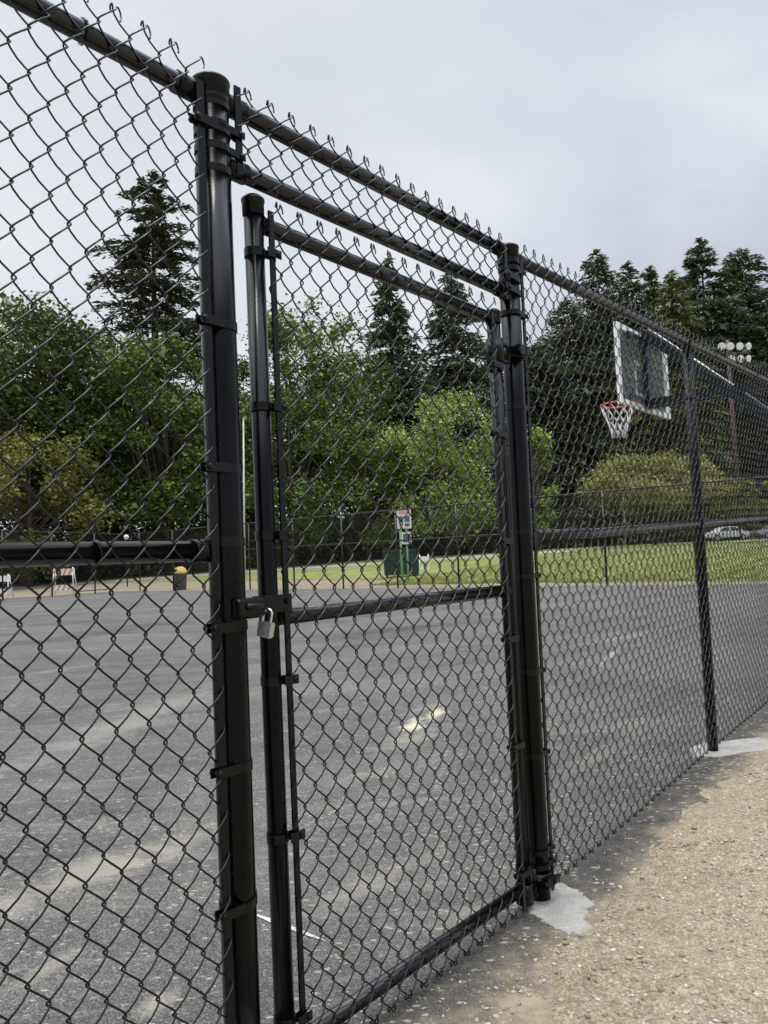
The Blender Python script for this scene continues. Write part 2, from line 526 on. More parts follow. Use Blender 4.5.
# ------------------------------------------------------------------ chain-link fabric
def weave(name, s0, s1, zt, zb, n0, warp, mat, parent, c=.0378, V=.09, r=.0022, sides=5, det=12, hooks=True, b=.0085):
    k = max(2, int(round((s1 - s0) / c))); c = (s1 - s0) / k
    A = c / 2 + .0032
    per = max(1, int(round((zt - zb) / V))); V = (zt - zb) / per
    us = np.array([0, .035, .11, .25, .39, .465]) if det >= 12 else np.array([0, .12, .25, .38]) if det >= 8 else np.array([0, .25])
    us = np.concatenate([us, us + .5]) if det >= 8 else np.array([0, .17, .5, .67])
    U = np.concatenate([per_i + us for per_i in range(per)] + [[per]])
    allV, allF = [], []
    ring = np.arange(sides) * 2 * PI / sides
    off = 0
    jit = np.random.default_rng(int(s0 * 1000) % 97)
    for i in range(k):
        sc = s0 + c * (i + .5)
        even = i % 2 == 0
        ph = .25 if even else .75
        u = U + ph
        sn_ = np.sin(2 * PI * u)
        ss = sc + A * np.arcsin(.965 * sn_) / math.asin(.965)
        cs = np.cos(2 * PI * u)
        nn = n0 + b * np.sign(cs) * np.abs(cs) ** .75
        zz = zb + V * U
        wob = .0012 * np.sin(U * 1.7 + i * 1.3) + .0008 * np.sin(U * .6 + i)
        P = np.stack([ss + wob, nn, zz + .0010 * np.sin(i * 2.1 + U)], 1)
        P[:, 1] += .0045 * np.sin(P[:, 0] * 2.9 + 1.0) * np.sin(P[:, 2] * 2.3 + .4) + .0016 * np.sin(P[:, 0] * 9.0 + P[:, 2] * 7.0)
        P[:, 0] += .0028 * np.sin(P[:, 2] * 3.7 + P[:, 0] * 2.0) * np.sin(PI * np.clip((P[:, 0] - s0) / (s1 - s0), 0, 1)) ** .5
        P[:, 2] += .0035 * np.sin(P[:, 0] * 4.3 + 2.0) * np.sin(PI * U / per)
        if hooks:
            e = 1 if even else -1
            j = jit.uniform(.75, 1.25, 6)
            if even:
                hk = np.array([[.002, 0, .005], [.006, -.003, .009], [.0115, -.005, .0075], [.0150, -.005, -.001], [.0145, -.003, -.011 * j[0]], [.0105, .000, -.018 * j[1]]])
            else:
                hk = np.array([[.0015, .001, .004], [.004, .003, .0068], [.0072, .0045, .004], [.0085, .004, -.003], [.0075, .002, -.009 * j[2]]])
            top = hk * np.array([e, 1, 1]) + P[-1]
            bot = (hk * np.array([e, -1, -1]) * np.array([.62, .8, .85]) + P[0])[::-1]
            P = np.concatenate([bot, P, top])
        T = np.gradient(P, axis=0); T /= np.linalg.norm(T, axis=1)[:, None]
        ref = np.array([0, 1.0, 0])
        a = np.cross(T, ref); a /= np.linalg.norm(a, axis=1)[:, None] + 1e-9
        bb = np.cross(T, a)
        Vv = P[:, None, :] + r * (np.cos(ring)[None, :, None] * a[:, None, :] + np.sin(ring)[None, :, None] * bb[:, None, :])
        m = len(P)
        allV.append(Vv.reshape(-1, 3))
        ii, kk = np.meshgrid(np.arange(m - 1), np.arange(sides), indexing='ij')
        k2 = (kk + 1) % sides
        F = np.stack([ii * sides + kk, ii * sides + k2, (ii + 1) * sides + k2, (ii + 1) * sides + kk], -1).reshape(-1, 4) + off
        allF.append(F); off += m * sides
    Vx = warp(np.concatenate(allV))
    return link_mesh(name, Vx, np.concatenate(allF), mat, parent, smooth=True)


def band(root, warp, c, r, z, toward, length, name='tension_band', h=.011, tilt=0.0, bolt=True, nfront=.030, mat=None):
    """strap round a post at (s,n)=c with lugs toward +-s that clamp the tension bar, and its carriage bolt"""
    mat = mat or M_FIT
    m = MB(warp)
    R = r + .0024
    nseg = 40
    V = []
    for k in range(nseg):
        t = 2 * PI * k / nseg
        for rr, zz in ((r - .001, -h), (R, -h), (R, h), (r - .001, h)):
            V.append((c[0] + rr * math.cos(t), c[1] + rr * math.sin(t), z + zz + tilt * math.cos(t)))
    F = []
    for k in range(nseg):
        q = (k + 1) % nseg
        for a in range(4):
            b2 = (a + 1) % 4
            F.append((k * 4 + a, q * 4 + a, q * 4 + b2, k * 4 + b2))
    m.add(V, F, False)
    if length:
        sgn = toward
        x0, x1 = c[0] + sgn * r * .35, c[0] + sgn * length
        for dn in (nfront + .0105, nfront - .0105):
            m.box(((x0 + x1) / 2, c[1] + dn, z), (abs(x1 - x0) / 2, .0014, h))
    o = m.build(name, mat, root)
    if bolt and length:
        bm = MB(warp)
        xb = c[0] + toward * (length - .010)
        bm.tube([(xb, c[1] + nfront - .020, z), (xb, c[1] + nfront + .011, z)], .0042, 8)
        bm.tube([(xb, c[1] + nfront + .011, z), (xb, c[1] + nfront + .0145, z), (xb, c[1] + nfront + .0165, z)], [.0088, .0075, .003], 10)
        bm.tube([(xb, c[1] + nfront - .019, z), (xb, c[1] + nfront - .012, z)], .0078, 6, smooth=False)
        bm.build('carriage_bolt', M_FIT, o)
    return o


def cap_profile(r, z):
    return [(r + .0005, z - .045), (r + .003, z - .044), (r + .0035, z - .012), (r + .0055, z - .009), (r + .0055, z - .004), (r + .003, z), (r * .8, z + .006), (r * .4, z + .010), (.0005, z + .011)]


def wpt(s, n, z=0, w=W_fence):
    q = w(np.array([[s, n, z]]))[0]
    return (float(q[0]), float(q[1]), float(q[2]))


# ------------------------------------------------------------------ near fence
PRL = 0.0415
PR = 0.038        # gate post radius
FN = 0.030         # fabric plane in front of the pipe axis
RAIL = 0.0225

# gate posts
p_left = thing('gate_post', 'thick black gate post beside the padlocked latch', 'fence post', wpt(0, 0), 'gate posts')
p_right = thing('gate_post', 'thick black gate post carrying the gate hinges', 'fence post', wpt(G, 0), 'gate posts')
for root, s, pr in ((p_left, 0.0, PRL), (p_right, G, PR)):
    MB(W_fence).tube([(s, 0, -.3), (s, 0, .8), (s, 0, 1.6), (s, 0, 2.41)], pr, 36).build('post_tube', M_PIPE, root)
    MB(W_fence).lathe(cap_profile(pr, 2.42), (s, 0), 36).build('post_cap', M_FIT, root)
for z in (2.355, 2.29, 1.815, 1.475, 1.305, 1.11, .79, .482, .17):
    L = .082
    ring_only = z in (2.355, 1.305)
    band(p_left, W_fence, (0, 0), PRL, z, -1, 0 if ring_only else L, 'rail_band' if ring_only else 'tension_band', nfront=FN, tilt=.0 if z != .482 else .008)
p_lug = .073
for z in (2.365, 2.30, 2.245, 2.19):
    lug = z in (2.30, 2.245)
    band(p_left, W_fence, (0, 0), PRL, z, 1, p_lug if lug else 0, 'brace_band', h=.009, nfront=FN - .006)
for z in (2.385, 2.33, 2.16, 1.80, 1.335, 1.17, .82, .52, .175, .125):
    lug = z not in (2.385, 1.335)
    band(p_right, W_fence, (G, 0), PR, z, 1, .078 if lug else 0, 'tension_band' if lug else 'rail_band', nfront=FN - .012, h=.009)
for z in (2.36, 2.285, 2.235):
    band(p_right, W_fence, (G, 0), PR + .001, z, -1, .085 if z != 2.36 else 0, 'brace_band', nfront=FN + .004)


def flatbar(root, s, n, z0, z1, w, warp, name='tension_bar'):
    zs = np.linspace(z0, z1, 5)
    m = MB(warp)
    for a, b_ in zip(zs[:-1], zs[1:]):
        m.box((s, n, (a + b_) / 2), (w, .0025, (b_ - a) / 2))
    return m.build(name, M_FIT, root)


# left run
fl = thing('chain_link_fence', 'black chain-link run left of the gate with a thick middle rail', 'chain-link fence', wpt(-1.2, 0), 'black chain-link fence around the court')
weave('chain_link_mesh', -2.6, -.054, 2.44, .06, FN, W_fence, M_WIRE, fl)
MB(W_fence).tube([(-2.7, 0, 2.373), (-1.5, 0, 2.374), (-.06, 0, 2.374), (-PR + .004, 0, 2.374)], [RAIL] * 4, 20).build('top_rail', M_RAIL, fl)
MB(W_fence).tube([(-.105, 0, 2.374), (-PR + .002, 0, 2.374)], RAIL + .0035, 20).build('rail_end', M_FIT, fl)
MB(W_fence).tube([(-2.7, 0, 1.285), (-.095, 0, 1.285)], RAIL + .001, 24).build('middle_rail', M_RAIL, fl)
MB(W_fence).tube([(-.10, 0, 1.285), (-.048, 0, 1.285), (-PR + .0, 0, 1.285)], [RAIL + .004, RAIL + .004, RAIL - .004], 24).build('rail_end', M_FIT, fl)
flatbar(fl, -.0575, FN, .06, 2.385, .0105, W_fence)
MB(W_fence).tube([(-2.62, 0, -.3), (-2.62, 0, 2.35)], .03, 20).build('line_post', M_PIPE, fl)
# wire ties round the rails
m = MB(W_fence)
for s in (-.34, -.66, -1.0, -1.5, -2.0):
    for zr in (2.374, 1.285):
        pts = [(s + .006 * math.sin(a * .5), (RAIL + .003) * math.cos(a), zr + (RAIL + .003) * math.sin(a)) for a in np.linspace(.4, 2 * PI + 1.4, 14)]
        MB(W_fence).tube(pts, .0019, 5).build('wire_tie', M_WIRE, fl)

# transom over the gate
ft = thing('chain_link_transom', 'narrow black chain-link strip with two rails above the gate', 'chain-link fence', wpt(.7, 0, 2.2), 'black chain-link fence around the court')
HS1 = G - PR + .004
for za in (2.389, 2.229):
    MB(W_fence).tube([(PR - .004, 0, za - .004), (.5, 0, za), (HS1, 0, za + .006)], RAIL, 20).build('header_rail', M_RAIL, ft)
    MB(W_fence).tube([(PR - .002, 0, za - .004), (.098, 0, za - .004)], RAIL + .0035, 20).build('rail_end', M_FIT, ft)
    MB(W_fence).tube([(HS1 - .058, 0, za + .006), (HS1 - .002, 0, za + .006)], RAIL + .0035, 20).build('rail_end', M_FIT, ft)
weave('chain_link_mesh', .056, G - .062, 2.428, 2.198, FN - .004, W_fence, M_WIRE, ft, V=.078)
flatbar(ft, .061, FN - .004, 2.205, 2.425, .0095, W_fence)
flatbar(ft, G - .066, FN - .004, 2.195, 2.40, .0095, W_fence)

# the gate
gate = thing('walk_gate', 'black chain-link walk gate, closed between the two thick gate posts', 'gate', wpt(.7, 0, .05))
SA, SB, GR = .131, 1.2915, .0245
MB(W_gate).tube([(SA, 0, .055), (SA, 0, 1.1), (SA, 0, 2.155)], GR, 28).build('stile', M_PIPE, gate)
MB(W_gate).tube([(SB, 0, .045), (SB, 0, 1.1), (SB, 0, 2.125)], GR, 28).build('stile', M_PIPE, gate)
for s, z in ((SA, 2.172), (SB, 2.14)):
    MB(W_gate).lathe(cap_profile(GR, z), (s, 0), 28).build('stile_cap', M_FIT, gate)
GRR = .0215
for nm, z0, z1 in (('top_rail', 2.112, 2.112), ('middle_rail', 1.118, 1.124), ('bottom_rail', .088, .082)):
    MB(W_gate).tube([(SA + .018, 0, z0), (.7, 0, (z0 + z1) / 2), (SB - .018, 0, z1)], GRR, 24).build(nm, M_RAIL, gate)
    MB(W_gate).tube([(SA + .019, 0, z0), (SA + .029, 0, z0)], [GRR + .004, GRR + .001], 20).build('weld', M_FIT, gate)
    MB(W_gate).tube([(SB - .029, 0, z1), (SB - .019, 0, z1)], [GRR + .001, GRR + .004], 20).build('weld', M_FIT, gate)
weave('chain_link_mesh', .157, 1.2405, 2.165, .03, FN, W_gate, M_WIRE, gate)
flatbar(gate, .1625, FN, .035, 2.14, .0085, W_gate)
flatbar(gate, 1.2355, FN, .03, 2.12, .0085, W_gate)
for z in (2.03, 1.64, 1.32, .965, .59, .16):
    band(gate, W_gate, (SA, 0), GR, z, 1, .055, nfront=FN - .002, h=.011)
for z in (1.93, 1.68, 1.30, .957, .585, .15):
    band(gate, W_gate, (SB, 0), GR, z, -1, .088, nfront=FN - .002, h=.010)


def hinge(z, low):
    h = MB(W_gate)
    hh = .042 if not low else .034
    h.lathe([(GR + .001, z - hh), (GR + .007, z - hh), (GR + .007, z + hh), (GR + .001, z + hh)], (SB, 0), 28)
    if low:
        h.lathe([(.0005, z - hh - .001), (GR + .006, z - hh - .0008), (GR + .007, z - hh)], (SB, 0), 28)
    for dz in (hh * .75, -hh * .75):
        h.box((SB + .052, .004, z + dz), (.028, .012, .005))
    o = h.build('hinge_clamp', M_FIT, gate)
    pz = z + (.012 if not low else .02)
    p = MB(W_fence)
    dS = G
    p.lathe([(PR + .001, pz - .02), (PR + .006, pz - .02), (PR + .006, pz + .02), (PR + .001, pz + .02)], (dS, 0), 32)
    p.box((dS - .030, PR + .012, pz), (.020, .012, .018))
    p.box((dS + .004, PR + .012, pz), (.010, .014, .014))
    p.tube([(dS - .058, .012, pz - .05), (dS - .058, .012, pz + .05)], .0085, 12)
    p.box((dS - .052, .022, pz), (.012, .016, .011))
    q = p.build('hinge_pintle', M_FIT, p_right)
    b = MB(W_fence)
    b.tube([(dS - .012, PR + .012, pz), (dS + .052, PR + .014, pz + .002)], .006, 10)
    b.tube([(dS + .018, PR + .0125, pz), (dS + .027, PR + .013, pz)], .0125, 6, smooth=False)
    b.tube([(dS - .062, PR + .012, pz), (dS - .052, PR + .012, pz)], .0125, 6, smooth=False)
    b.build('hinge_bolt', M_FIT, q)


hinge(1.995, False)
hinge(.062, True)

# fork latch: the tube with a round nose reaching over the post, its plate over the stile
lz = 1.150
la = MB(W_gate)
rl = .021
pts = []
x0, x1 = -.020, .050
y_ = PRL + .006 + .013
prof = [(-.0235, -.013), (-.0235, .004), (-.018, .012), (0, .0145), (.018, .012), (.0235, .004), (.0235, -.013)]
Vv = []
for x in (x0 - .004, x0, x1):
    k = .86 if x < x0 else 1
    for dz, dn in prof:
        Vv.append((x, y_ + dn * k, lz + dz * k))
nP = len(prof)
Fv = [(i * nP + j, i * nP + j + 1, (i + 1) * nP + j + 1, (i + 1) * nP + j) for i in range(2) for j in range(nP - 1)] + [tuple(range(nP))]
la.add(Vv, Fv, False)
fork = la.build('latch_fork', M_FIT, gate)
rib = MB(W_gate)
rib.tube([(x0 + .012, y_ + .0135, lz + .004), (x0 + .018, y_ + .0165, lz + .004), (x1 - .012, y_ + .0165, lz + .004), (x1 - .004, y_ + .0125, lz + .004)], [.003, .008, .008, .004], 12)
rib.build('latch_rib', M_FIT, fork)
lp = MB(W_gate)
lp.box((.112, GR + .0105, lz + .004), (.062, .003, .021))
lp.box((.056, y_ - .004, lz + .002), (.016, .012, .019))
lp.box((.112, GR + .008, lz - .018), (.010, .004, .012))
lplate = lp.build('latch_plate', M_FIT, gate)
for bx, bz in ((.160, lz + .008), (.085, lz + .014)):
    lb = MB(W_gate)
    lb.tube([(bx, GR - .03, bz), (bx, GR + .016, bz)], .0042, 8)
    lb.tube([(bx, GR + .0135, bz), (bx, GR + .019, bz)], .0085, 6, smooth=False)
    lb.build('latch_bolt', M_FIT, lplate)
lc = MB(W_gate)
lc.lathe([(GR + .001, lz - .018), (GR + .0055, lz - .018), (GR + .0055, lz + .022), (GR + .001, lz + .022)], (SA, 0), 28)
lc.build('latch_collar', M_FIT, gate)

# right run
fr = thing('chain_link_fence', 'long black chain-link run receding right of the gate to the line post', 'chain-link fence', wpt(3.4, 0), 'black chain-link fence around the court')
ZR = 2.387
weave('chain_link_mesh', G + .055, 3.62, 2.44, .045, FN - .006, W_fence, M_WIRE, fr, sides=5, det=12, c=.0372)
weave('chain_link_mesh', 3.62, 9.7, 2.44, .045, FN - .006, W_fence, M_WIRE, fr, sides=4, det=8, c=.0372)
MB(W_fence).tube([(G + PR - .004, 0, ZR)] + [(s, 0, ZR) for s in (2, 2.6, 3.2, 4, 5, 6, 7, 8, 9.8)], RAIL, 18).build('top_rail', M_RAIL, fr)
MB(W_fence).tube([(G + PR - .002, 0, ZR), (G + .10, 0, ZR)], RAIL + .0035, 18).build('rail_end', M_FIT, fr)
MB(W_fence).tube([(G + PR + .010, 0, 1.322)] + [(s, 0, 1.312) for s in (2, 2.6, 3.2, 4, 5, 6, 7, 8, 9.8)], RAIL - .002, 18).build('middle_rail', M_RAIL, fr)
m = MB(W_fence); m.tube([(G + PR - .004, 0, 1.322), (G + .098, 0, 1.321)], RAIL + .002, 18)
m.build('rail_end', M_FIT, fr)
flatbar(fr, G + .059, FN - .008, .02, 2.40, .009, W_fence)
for s in (S3, 5.55, 7.62, 9.69):
    MB(W_fence).tube([(s, 0, -.3), (s, 0, 1.2), (s, 0, 2.36)], .0295 if s < 4 else .029, 22).build('line_post', M_PIPE, fr)
    m = MB(W_fence)
    m.lathe([(.031, 2.335), (.033, 2.335), (.033, 2.365), (.030, 2.372), (.024, 2.384)], (s, 0), 20)
    m.tube([(s - .032, 0, ZR), (s + .032, 0, ZR)], RAIL + .004, 16)
    m.build('loop_cap', M_FIT, fr)
m = MB(W_fence)
for s in np.arange(1.95, 9.6, .5):
    for zr in (ZR, 1.312):
        pts = [(s + .006 * math.sin(a * .5), (RAIL + .003) * math.cos(a), zr + (RAIL + .003) * math.sin(a)) for a in np.linspace(.4, 2 * PI + 1.4, 12)]
        MB(W_fence).tube(pts, .0019, 4).build('wire_tie', M_WIRE, fr)
for s in (S3, 5.55):
    for zr in np.arange(.25, 2.3, .3):
        pts = [(s + .033 * math.cos(a), .033 * math.sin(a), zr + .003 * math.sin(a * .5)) for a in np.linspace(-1, 2 * PI, 12)]
        MB(W_fence).tube(pts, .0019, 4).build('wire_tie', M_WIRE, fr)

# padlock
pk = thing('padlock', 'small laminated steel padlock hanging from the black gate latch', 'padlock', wpt(.066, .06, 1.10, W_gate))
bs, bn, bz = .057, y_ + .004, 1.092
tl = .22
ca, sa = math.cos(tl), math.sin(tl)
yw = 1.30
ax_l = ((math.cos(yw) * ca, math.sin(yw) * ca, -sa), (-math.sin(yw), math.cos(yw), 0), (sa * math.cos(yw), sa * math.sin(yw), ca))
A0, A1, A2 = [np.array(a) for a in ax_l]
B0 = np.array([bs, bn, bz])
T0 = B0 + A2 * .0530


def W_lock(v):
    return W_gate(T0 + (np.asarray(v, float) - T0) * .87)


pm = MB(W_lock)
for i in range(9):
    zc = (-.0165 + i * .0041)
    g_ = .0004 if i % 2 else 0
    pm.box(B0 + A2 * zc, (.0192 - g_, .0100 - g_, .0019), ax_l)
pb = pm.build('padlock_body', M_LAMIN, pk)
bp = MB(W_lock); bp.box(B0 + A2 * -.0195, (.0187, .0097, .0016), ax_l); bp.box(B0 + A2 * .0195, (.0187, .0097, .0016), ax_l)
bp.box(B0 + A0 * .0198, (.0012, .0108, .0180), ax_l)
bp.build('padlock_bumper', M_STEEL, pk)
sh = []
for q in np.linspace(0, 1, 5): sh.append(B0 + A0 * -.0125 + A2 * (.012 + q * .030))
for t in np.linspace(0, PI, 11)[1:-1]: sh.append(B0 + A0 * (-.0125 * math.cos(t)) + A2 * (.042 + .0125 * math.sin(t)))
for q in np.linspace(1, 0, 5): sh.append(B0 + A0 * .0125 + A2 * (.012 + q * .030))
MB(W_lock).tube(sh, .0035, 12).build('shackle', M_BRASS, pk)

# ------------------------------------------------------------------ ground sheets


def grid_sheet(name, sv, nv, zf, mat, k='structure', clip=None):
    S_, N_ = np.meshgrid(sv, nv, indexing='ij')
    Z = zf(S_, N_)
    X = P1[0] + D[0] * S_ + N[0] * N_; Y = P1[1] + D[1] * S_ + N[1] * N_
    V = np.stack([X, Y, Z], -1).reshape(-1, 3)
    a, b_ = S_.shape
    i, j = np.meshgrid(np.arange(a - 1), np.arange(b_ - 1), indexing='ij')
    F = np.stack([i * b_ + j, i * b_ + j + 1, (i + 1) * b_ + j + 1, (i + 1) * b_ + j], -1).reshape(-1, 4)[:, ::-1]
    return kind(link_mesh(name, V, F.copy(), mat, smooth=True), k)


def fbm(S_, N_, f, seed=0, octv=4):
    out = np.zeros(S_.shape)
    fl_ = out.ravel(); sf, nf = S_.ravel(), N_.ravel()
    for q in range(len(fl_)):
        a, x, y = 1.0, sf[q] * f + seed, nf[q] * f
        t = 0
        for o_ in range(octv):
            t += a * mnoise.noise((x, y, seed * .37 + o_)); a *= .5; x *= 2.1; y *= 2.1
        fl_[q] = t
    return out


def u(*parts):
    return np.unique(np.round(np.concatenate(parts), 4))


sv = u(np.array([-900, -300, -100, -40, -15, -6]), np.arange(-3, 6.5, .045), np.arange(6.5, 12, .4), np.arange(12, 70, 1.5), [90, 150, 300, 600, 1200])
nv = u(np.array([-900, -300, -120, -80, -60]), np.arange(-44, -2, 2.0), np.arange(-1, .08, .2), np.arange(.08, 2.2, .035), np.arange(2.2, 5, .3), [8, 15, 30, 80, 300, 900])


def dirt_z(S_, N_):
    z = ground_z(S_, N_)
    onc = (S_ < SF + .3) & (N_ < .5) & (N_ > -46)
    e = sm(.02, .27, N_ + .05 * np.sin(S_ * 3.1))
    near = (np.abs(S_ - 1.7) < 5) & (N_ > -.1) & (N_ < 3)
    nz = np.zeros(S_.shape)
    nz[near] = fbm(S_[near], N_[near], 7.0, 3, 5)
    nz2 = np.zeros(S_.shape)
    nz2[near] = fbm(S_[near], N_[near], 1.6, 8, 2)
    # a thin apron of asphalt carries on outside the gate, so the dirt sits lower there
    dip = .016 * (1 - sm(.55, 1.15, S_)) * (1 - sm(.35, .75, N_))
    return z + np.where(onc | near, -.034 + .046 * e, 0) + .015 * nz * sm(0, .2, N_) + .008 * nz2 * sm(.1, .5, N_) - dip


grid_sheet('ground', sv, nv, dirt_z, M_DIRT)

sv2 = u(np.array([-14, -10, -6, -4]), np.arange(-3, 8, .06), np.arange(8, SF, 1.2), [SF - .1])
nv2 = u(np.arange(-43, -1, 1.5), np.arange(-1, 0, .1), np.arange(0, .96, .03))


def asph_z(S_, N_):
    wob = np.zeros(S_.shape)
    near = (N_ > -.2) & (S_ < 8)
    wob[near] = fbm(S_[near], N_[near], 3.0, 5, 3)
    ex = .30 * (1 - sm(.3, 1.2, S_))
    return ground_z(S_, N_) + .006 - .06 * sm(.20, .36, N_ - ex + .05 * wob)


grid_sheet('court_surface', sv2, nv2, asph_z, M_ASPH)


# lawn and path beyond the far fence
def lawn_strip(name, pts, mat, up, step=1.0, rag=0.0, k='structure'):
    """pts: list of (xl,yl,xr,yr) pairs, left and right border"""
    V, F = [], []
    for i, (a, b_) in enumerate(pts):
        for j in range(7):
            t = j / 6
            x, y = a[0] + (b_[0] - a[0]) * t, a[1] + (b_[1] - a[1]) * t
            if rag and j in (0, 6):
                q = rag * mnoise.noise((x * .6, y * .6, 1)); x += D[0] * q; y += D[1] * q
            V.append((x, y, gz(x, y) + up))
    for i in range(len(pts) - 1):
        for j in range(6):
            F.append((i * 7 + j, (i + 1) * 7 + j, (i + 1) * 7 + j + 1, i * 7 + j + 1))
    return kind(link_mesh(name, V, F, mat, smooth=True), k)


def SN(s, n):
    return (P1[0] + D[0] * s + N[0] * n, P1[1] + D[1] * s + N[1] * n)


lawn_pts = []
for n_ in np.arange(-75, 45, .8):
    t0 = SF + np.interp(n_, [-75, -45, -34, -26, -20, -10, 45], [8, 7, 6, 5.0, 2.2, 1.4, 1.4]) + .5 * mnoise.noise((n_ * .5, 0, 2)) + .25 * mnoise.noise((n_ * 1.7, 3, 2))
    lawn_pts.append((SN(t0, n_), SN(SF + 62, n_)))
lawn_strip('lawn', lawn_pts, M_LAWN, .02)

path_c = [(-60, 70), (0, 66), (120, 66), (230, 64), (300, 63), (380, 61), (460, 60), (560, 59), (660, 61), (768, 65), (900, 72)]
pw = [1.6, 1.6, 1.6, 1.6, 1.6, 1.4, 1.5, 2.0, 2.6, 3.2, 3.4]
PC = [np.array([(px - 384 - 0) / FPX * d_, d_]) for px, d_ in path_c]
pp = []
for i in range(len(PC) - 1):
    for t in np.linspace(0, 1, 6, endpoint=False):
        c_ = PC[i] * (1 - t) + PC[i + 1] * t; w_ = pw[i] * (1 - t) + pw[i + 1] * t
        pp.append((tuple(c_ - np.array([.2, 1]) * w_), tuple(c_ + np.array([.2, 1]) * w_)))
lawn_strip('footpath', pp, M_PATH, .035)


# grass blades
def blades(name, cnt, region, hmin, hmax, mat):
    s_, n_ = region(cnt)
    ok = np.ones(len(s_), bool)
    X = P1[0] + D[0] * s_ + N[0] * n_; Y = P1[1] + D[1] * s_ + N[1] * n_
    Z = ground_z(s_, n_) + .015
    h = RNG.uniform(hmin, hmax, len(s_)); a = RNG.uniform(0, PI, len(s_)); w = .03
    dx, dy = np.cos(a) * w, np.sin(a) * w
    lx, ly = RNG.normal(0, .04, len(s_)), RNG.normal(0, .04, len(s_))
    V = np.stack([np.stack([X - dx, Y - dy, Z], 1), np.stack([X + dx, Y + dy, Z], 1), np.stack([X + lx, Y + ly, Z + h], 1)], 1).reshape(-1, 3)
    F = np.arange(len(V)).reshape(-1, 3)
    return kind(link_mesh(name, V, F, mat), 'stuff')


blades('grass', 42000, lambda c: (SF + 1.6 + RNG.random(c) ** 1.6 * 32, RNG.uniform(-24, 12, c)), .04, .13, L_GRASS)


# loose gravel
def gravel(cnt):
    base = np.array([(1, 0, 0), (-1, 0, 0), (0, 1, 0), (0, -1, 0), (0, 0, 1), (0, 0, -1), (.6, .6, .5), (-.6, .6, .5), (.6, -.6, .5), (-.6, -.6, .5)], float)
    import bmesh
    bm = bmesh.new(); bmesh.ops.create_icosphere(bm, subdivisions=1, radius=1)
    bv = np.array([v.co[:] for v in bm.verts]); bf = np.array([[v.index for v in f.verts] for f in bm.faces]); bm.free()
    s_ = -.3 + RNG.random(cnt * 2) ** 1.3 * 7.6; n_ = .05 + RNG.random(cnt * 2) ** .8 * 2.4
    q_ = cnt // 3
    s_[:q_] = RNG.uniform(-.6, 4.6, q_); n_[:q_] = .25 - RNG.random(q_) ** 1.6 * 2.2
    # clumps
    keep = []
    for i in range(cnt * 2):
        q = mnoise.noise((s_[i] * 2.2, n_[i] * 2.2, 4)) * .8 + mnoise.noise((s_[i] * 7, n_[i] * 7, 9)) * .5
        e = sm(.08, .30, n_[i]) if i >= q_ else .22 * math.exp(-max(0, -n_[i]) * .9)
        if RNG.random() < (.42 + q) * e: keep.append(i)
    keep = np.array(keep)[:cnt]; oncourt = keep < q_
    s_, n_ = s_[keep], n_[keep]
    k = len(s_)
    r = .0021 + .0088 * RNG.random(k) ** 4.2
    r = np.where(oncourt, np.minimum(r, .0052), r)
    Vn = bv[None] * (1 + RNG.uniform(-.42, .42, (k, len(bv), 1)))
    sc_ = np.stack([RNG.uniform(.75, 1.35, k), RNG.uniform(.6, 1.1, k), RNG.uniform(.45, .8, k)], 1) * r[:, None]
    Vn = Vn * sc_[:, None, :]
    a = RNG.uniform(0, 2 * PI, k); ca_, sa_ = np.cos(a)[:, None], np.sin(a)[:, None]
    x = Vn[:, :, 0] * ca_ - Vn[:, :, 1] * sa_; y = Vn[:, :, 0] * sa_ + Vn[:, :, 1] * ca_
    Z = np.maximum(dirt_z(s_[:, None], n_[:, None])[:, 0], asph_z(s_[:, None], n_[:, None])[:, 0])
    X = P1[0] + D[0] * s_ + N[0] * n_; Y = P1[1] + D[1] * s_ + N[1] * n_
    V = np.stack([X[:, None] + x, Y[:, None] + y, Z[:, None] + Vn[:, :, 2] + r[:, None] * .02], -1).reshape(-1, 3)
    F = (bf[None] + (np.arange(k) * len(bv))[:, None, None]).reshape(-1, 3)
    return kind(link_mesh('gravel', V, F, M_PEB), 'stuff')


gravel(70000)


# concrete footings
def footing(s, n, outline, label, h=.012, seed=1):
    root_s, root_n = s, n
    V, F = [], []
    k = len(outline)
    m_ = 9
    pts = []
    for i in range(k):
        a, b_ = np.array(outline[i]), np.array(outline[(i + 1) % k])
        for t in np.linspace(0, 1, m_, endpoint=False): pts.append(a * (1 - t) + b_ * t)
    K = len(pts)
    rings = [(1.0, -.03), (1.0, h * .5), (.965, h), (.7, h * 1.1), (.35, h * 1.15)]
    for sc_, z in rings:
        for i, p in enumerate(pts):
            j = 1 + .10 * mnoise.noise((p[0] * 30, p[1] * 30, seed)) + .10 * mnoise.noise((p[0] * 80, p[1] * 80, seed + 4)) if sc_ > .8 else 1
            ss, nn_ = s + p[0] * sc_ * j, n + p[1] * sc_ * j
            x, y = SN(ss, nn_)
            V.append((x, y, float(ground_z(ss, nn_)) + .004 + z + .0012 * mnoise.noise((p[0] * 14 * sc_, p[1] * 14 * sc_, seed))))
    for r_ in range(len(rings) - 1):
        for i in range(K):
            q = (i + 1) % K
            F.append((r_ * K + i, r_ * K + q, (r_ + 1) * K + q, (r_ + 1) * K + i))
    F.append(tuple((len(rings) - 1) * K + i for i in range(K)))
    o = link_mesh('concrete_footing', V, F, M_CONC, smooth=True)
    # origin at the pad's own place
    c_ = Vector((*SN(s, n), 0))
    o.data.transform(Matrix.Translation(-c_)); o.location = c_
    tag(o, label, 'footing', 'concrete footings of the fence posts')
    return o


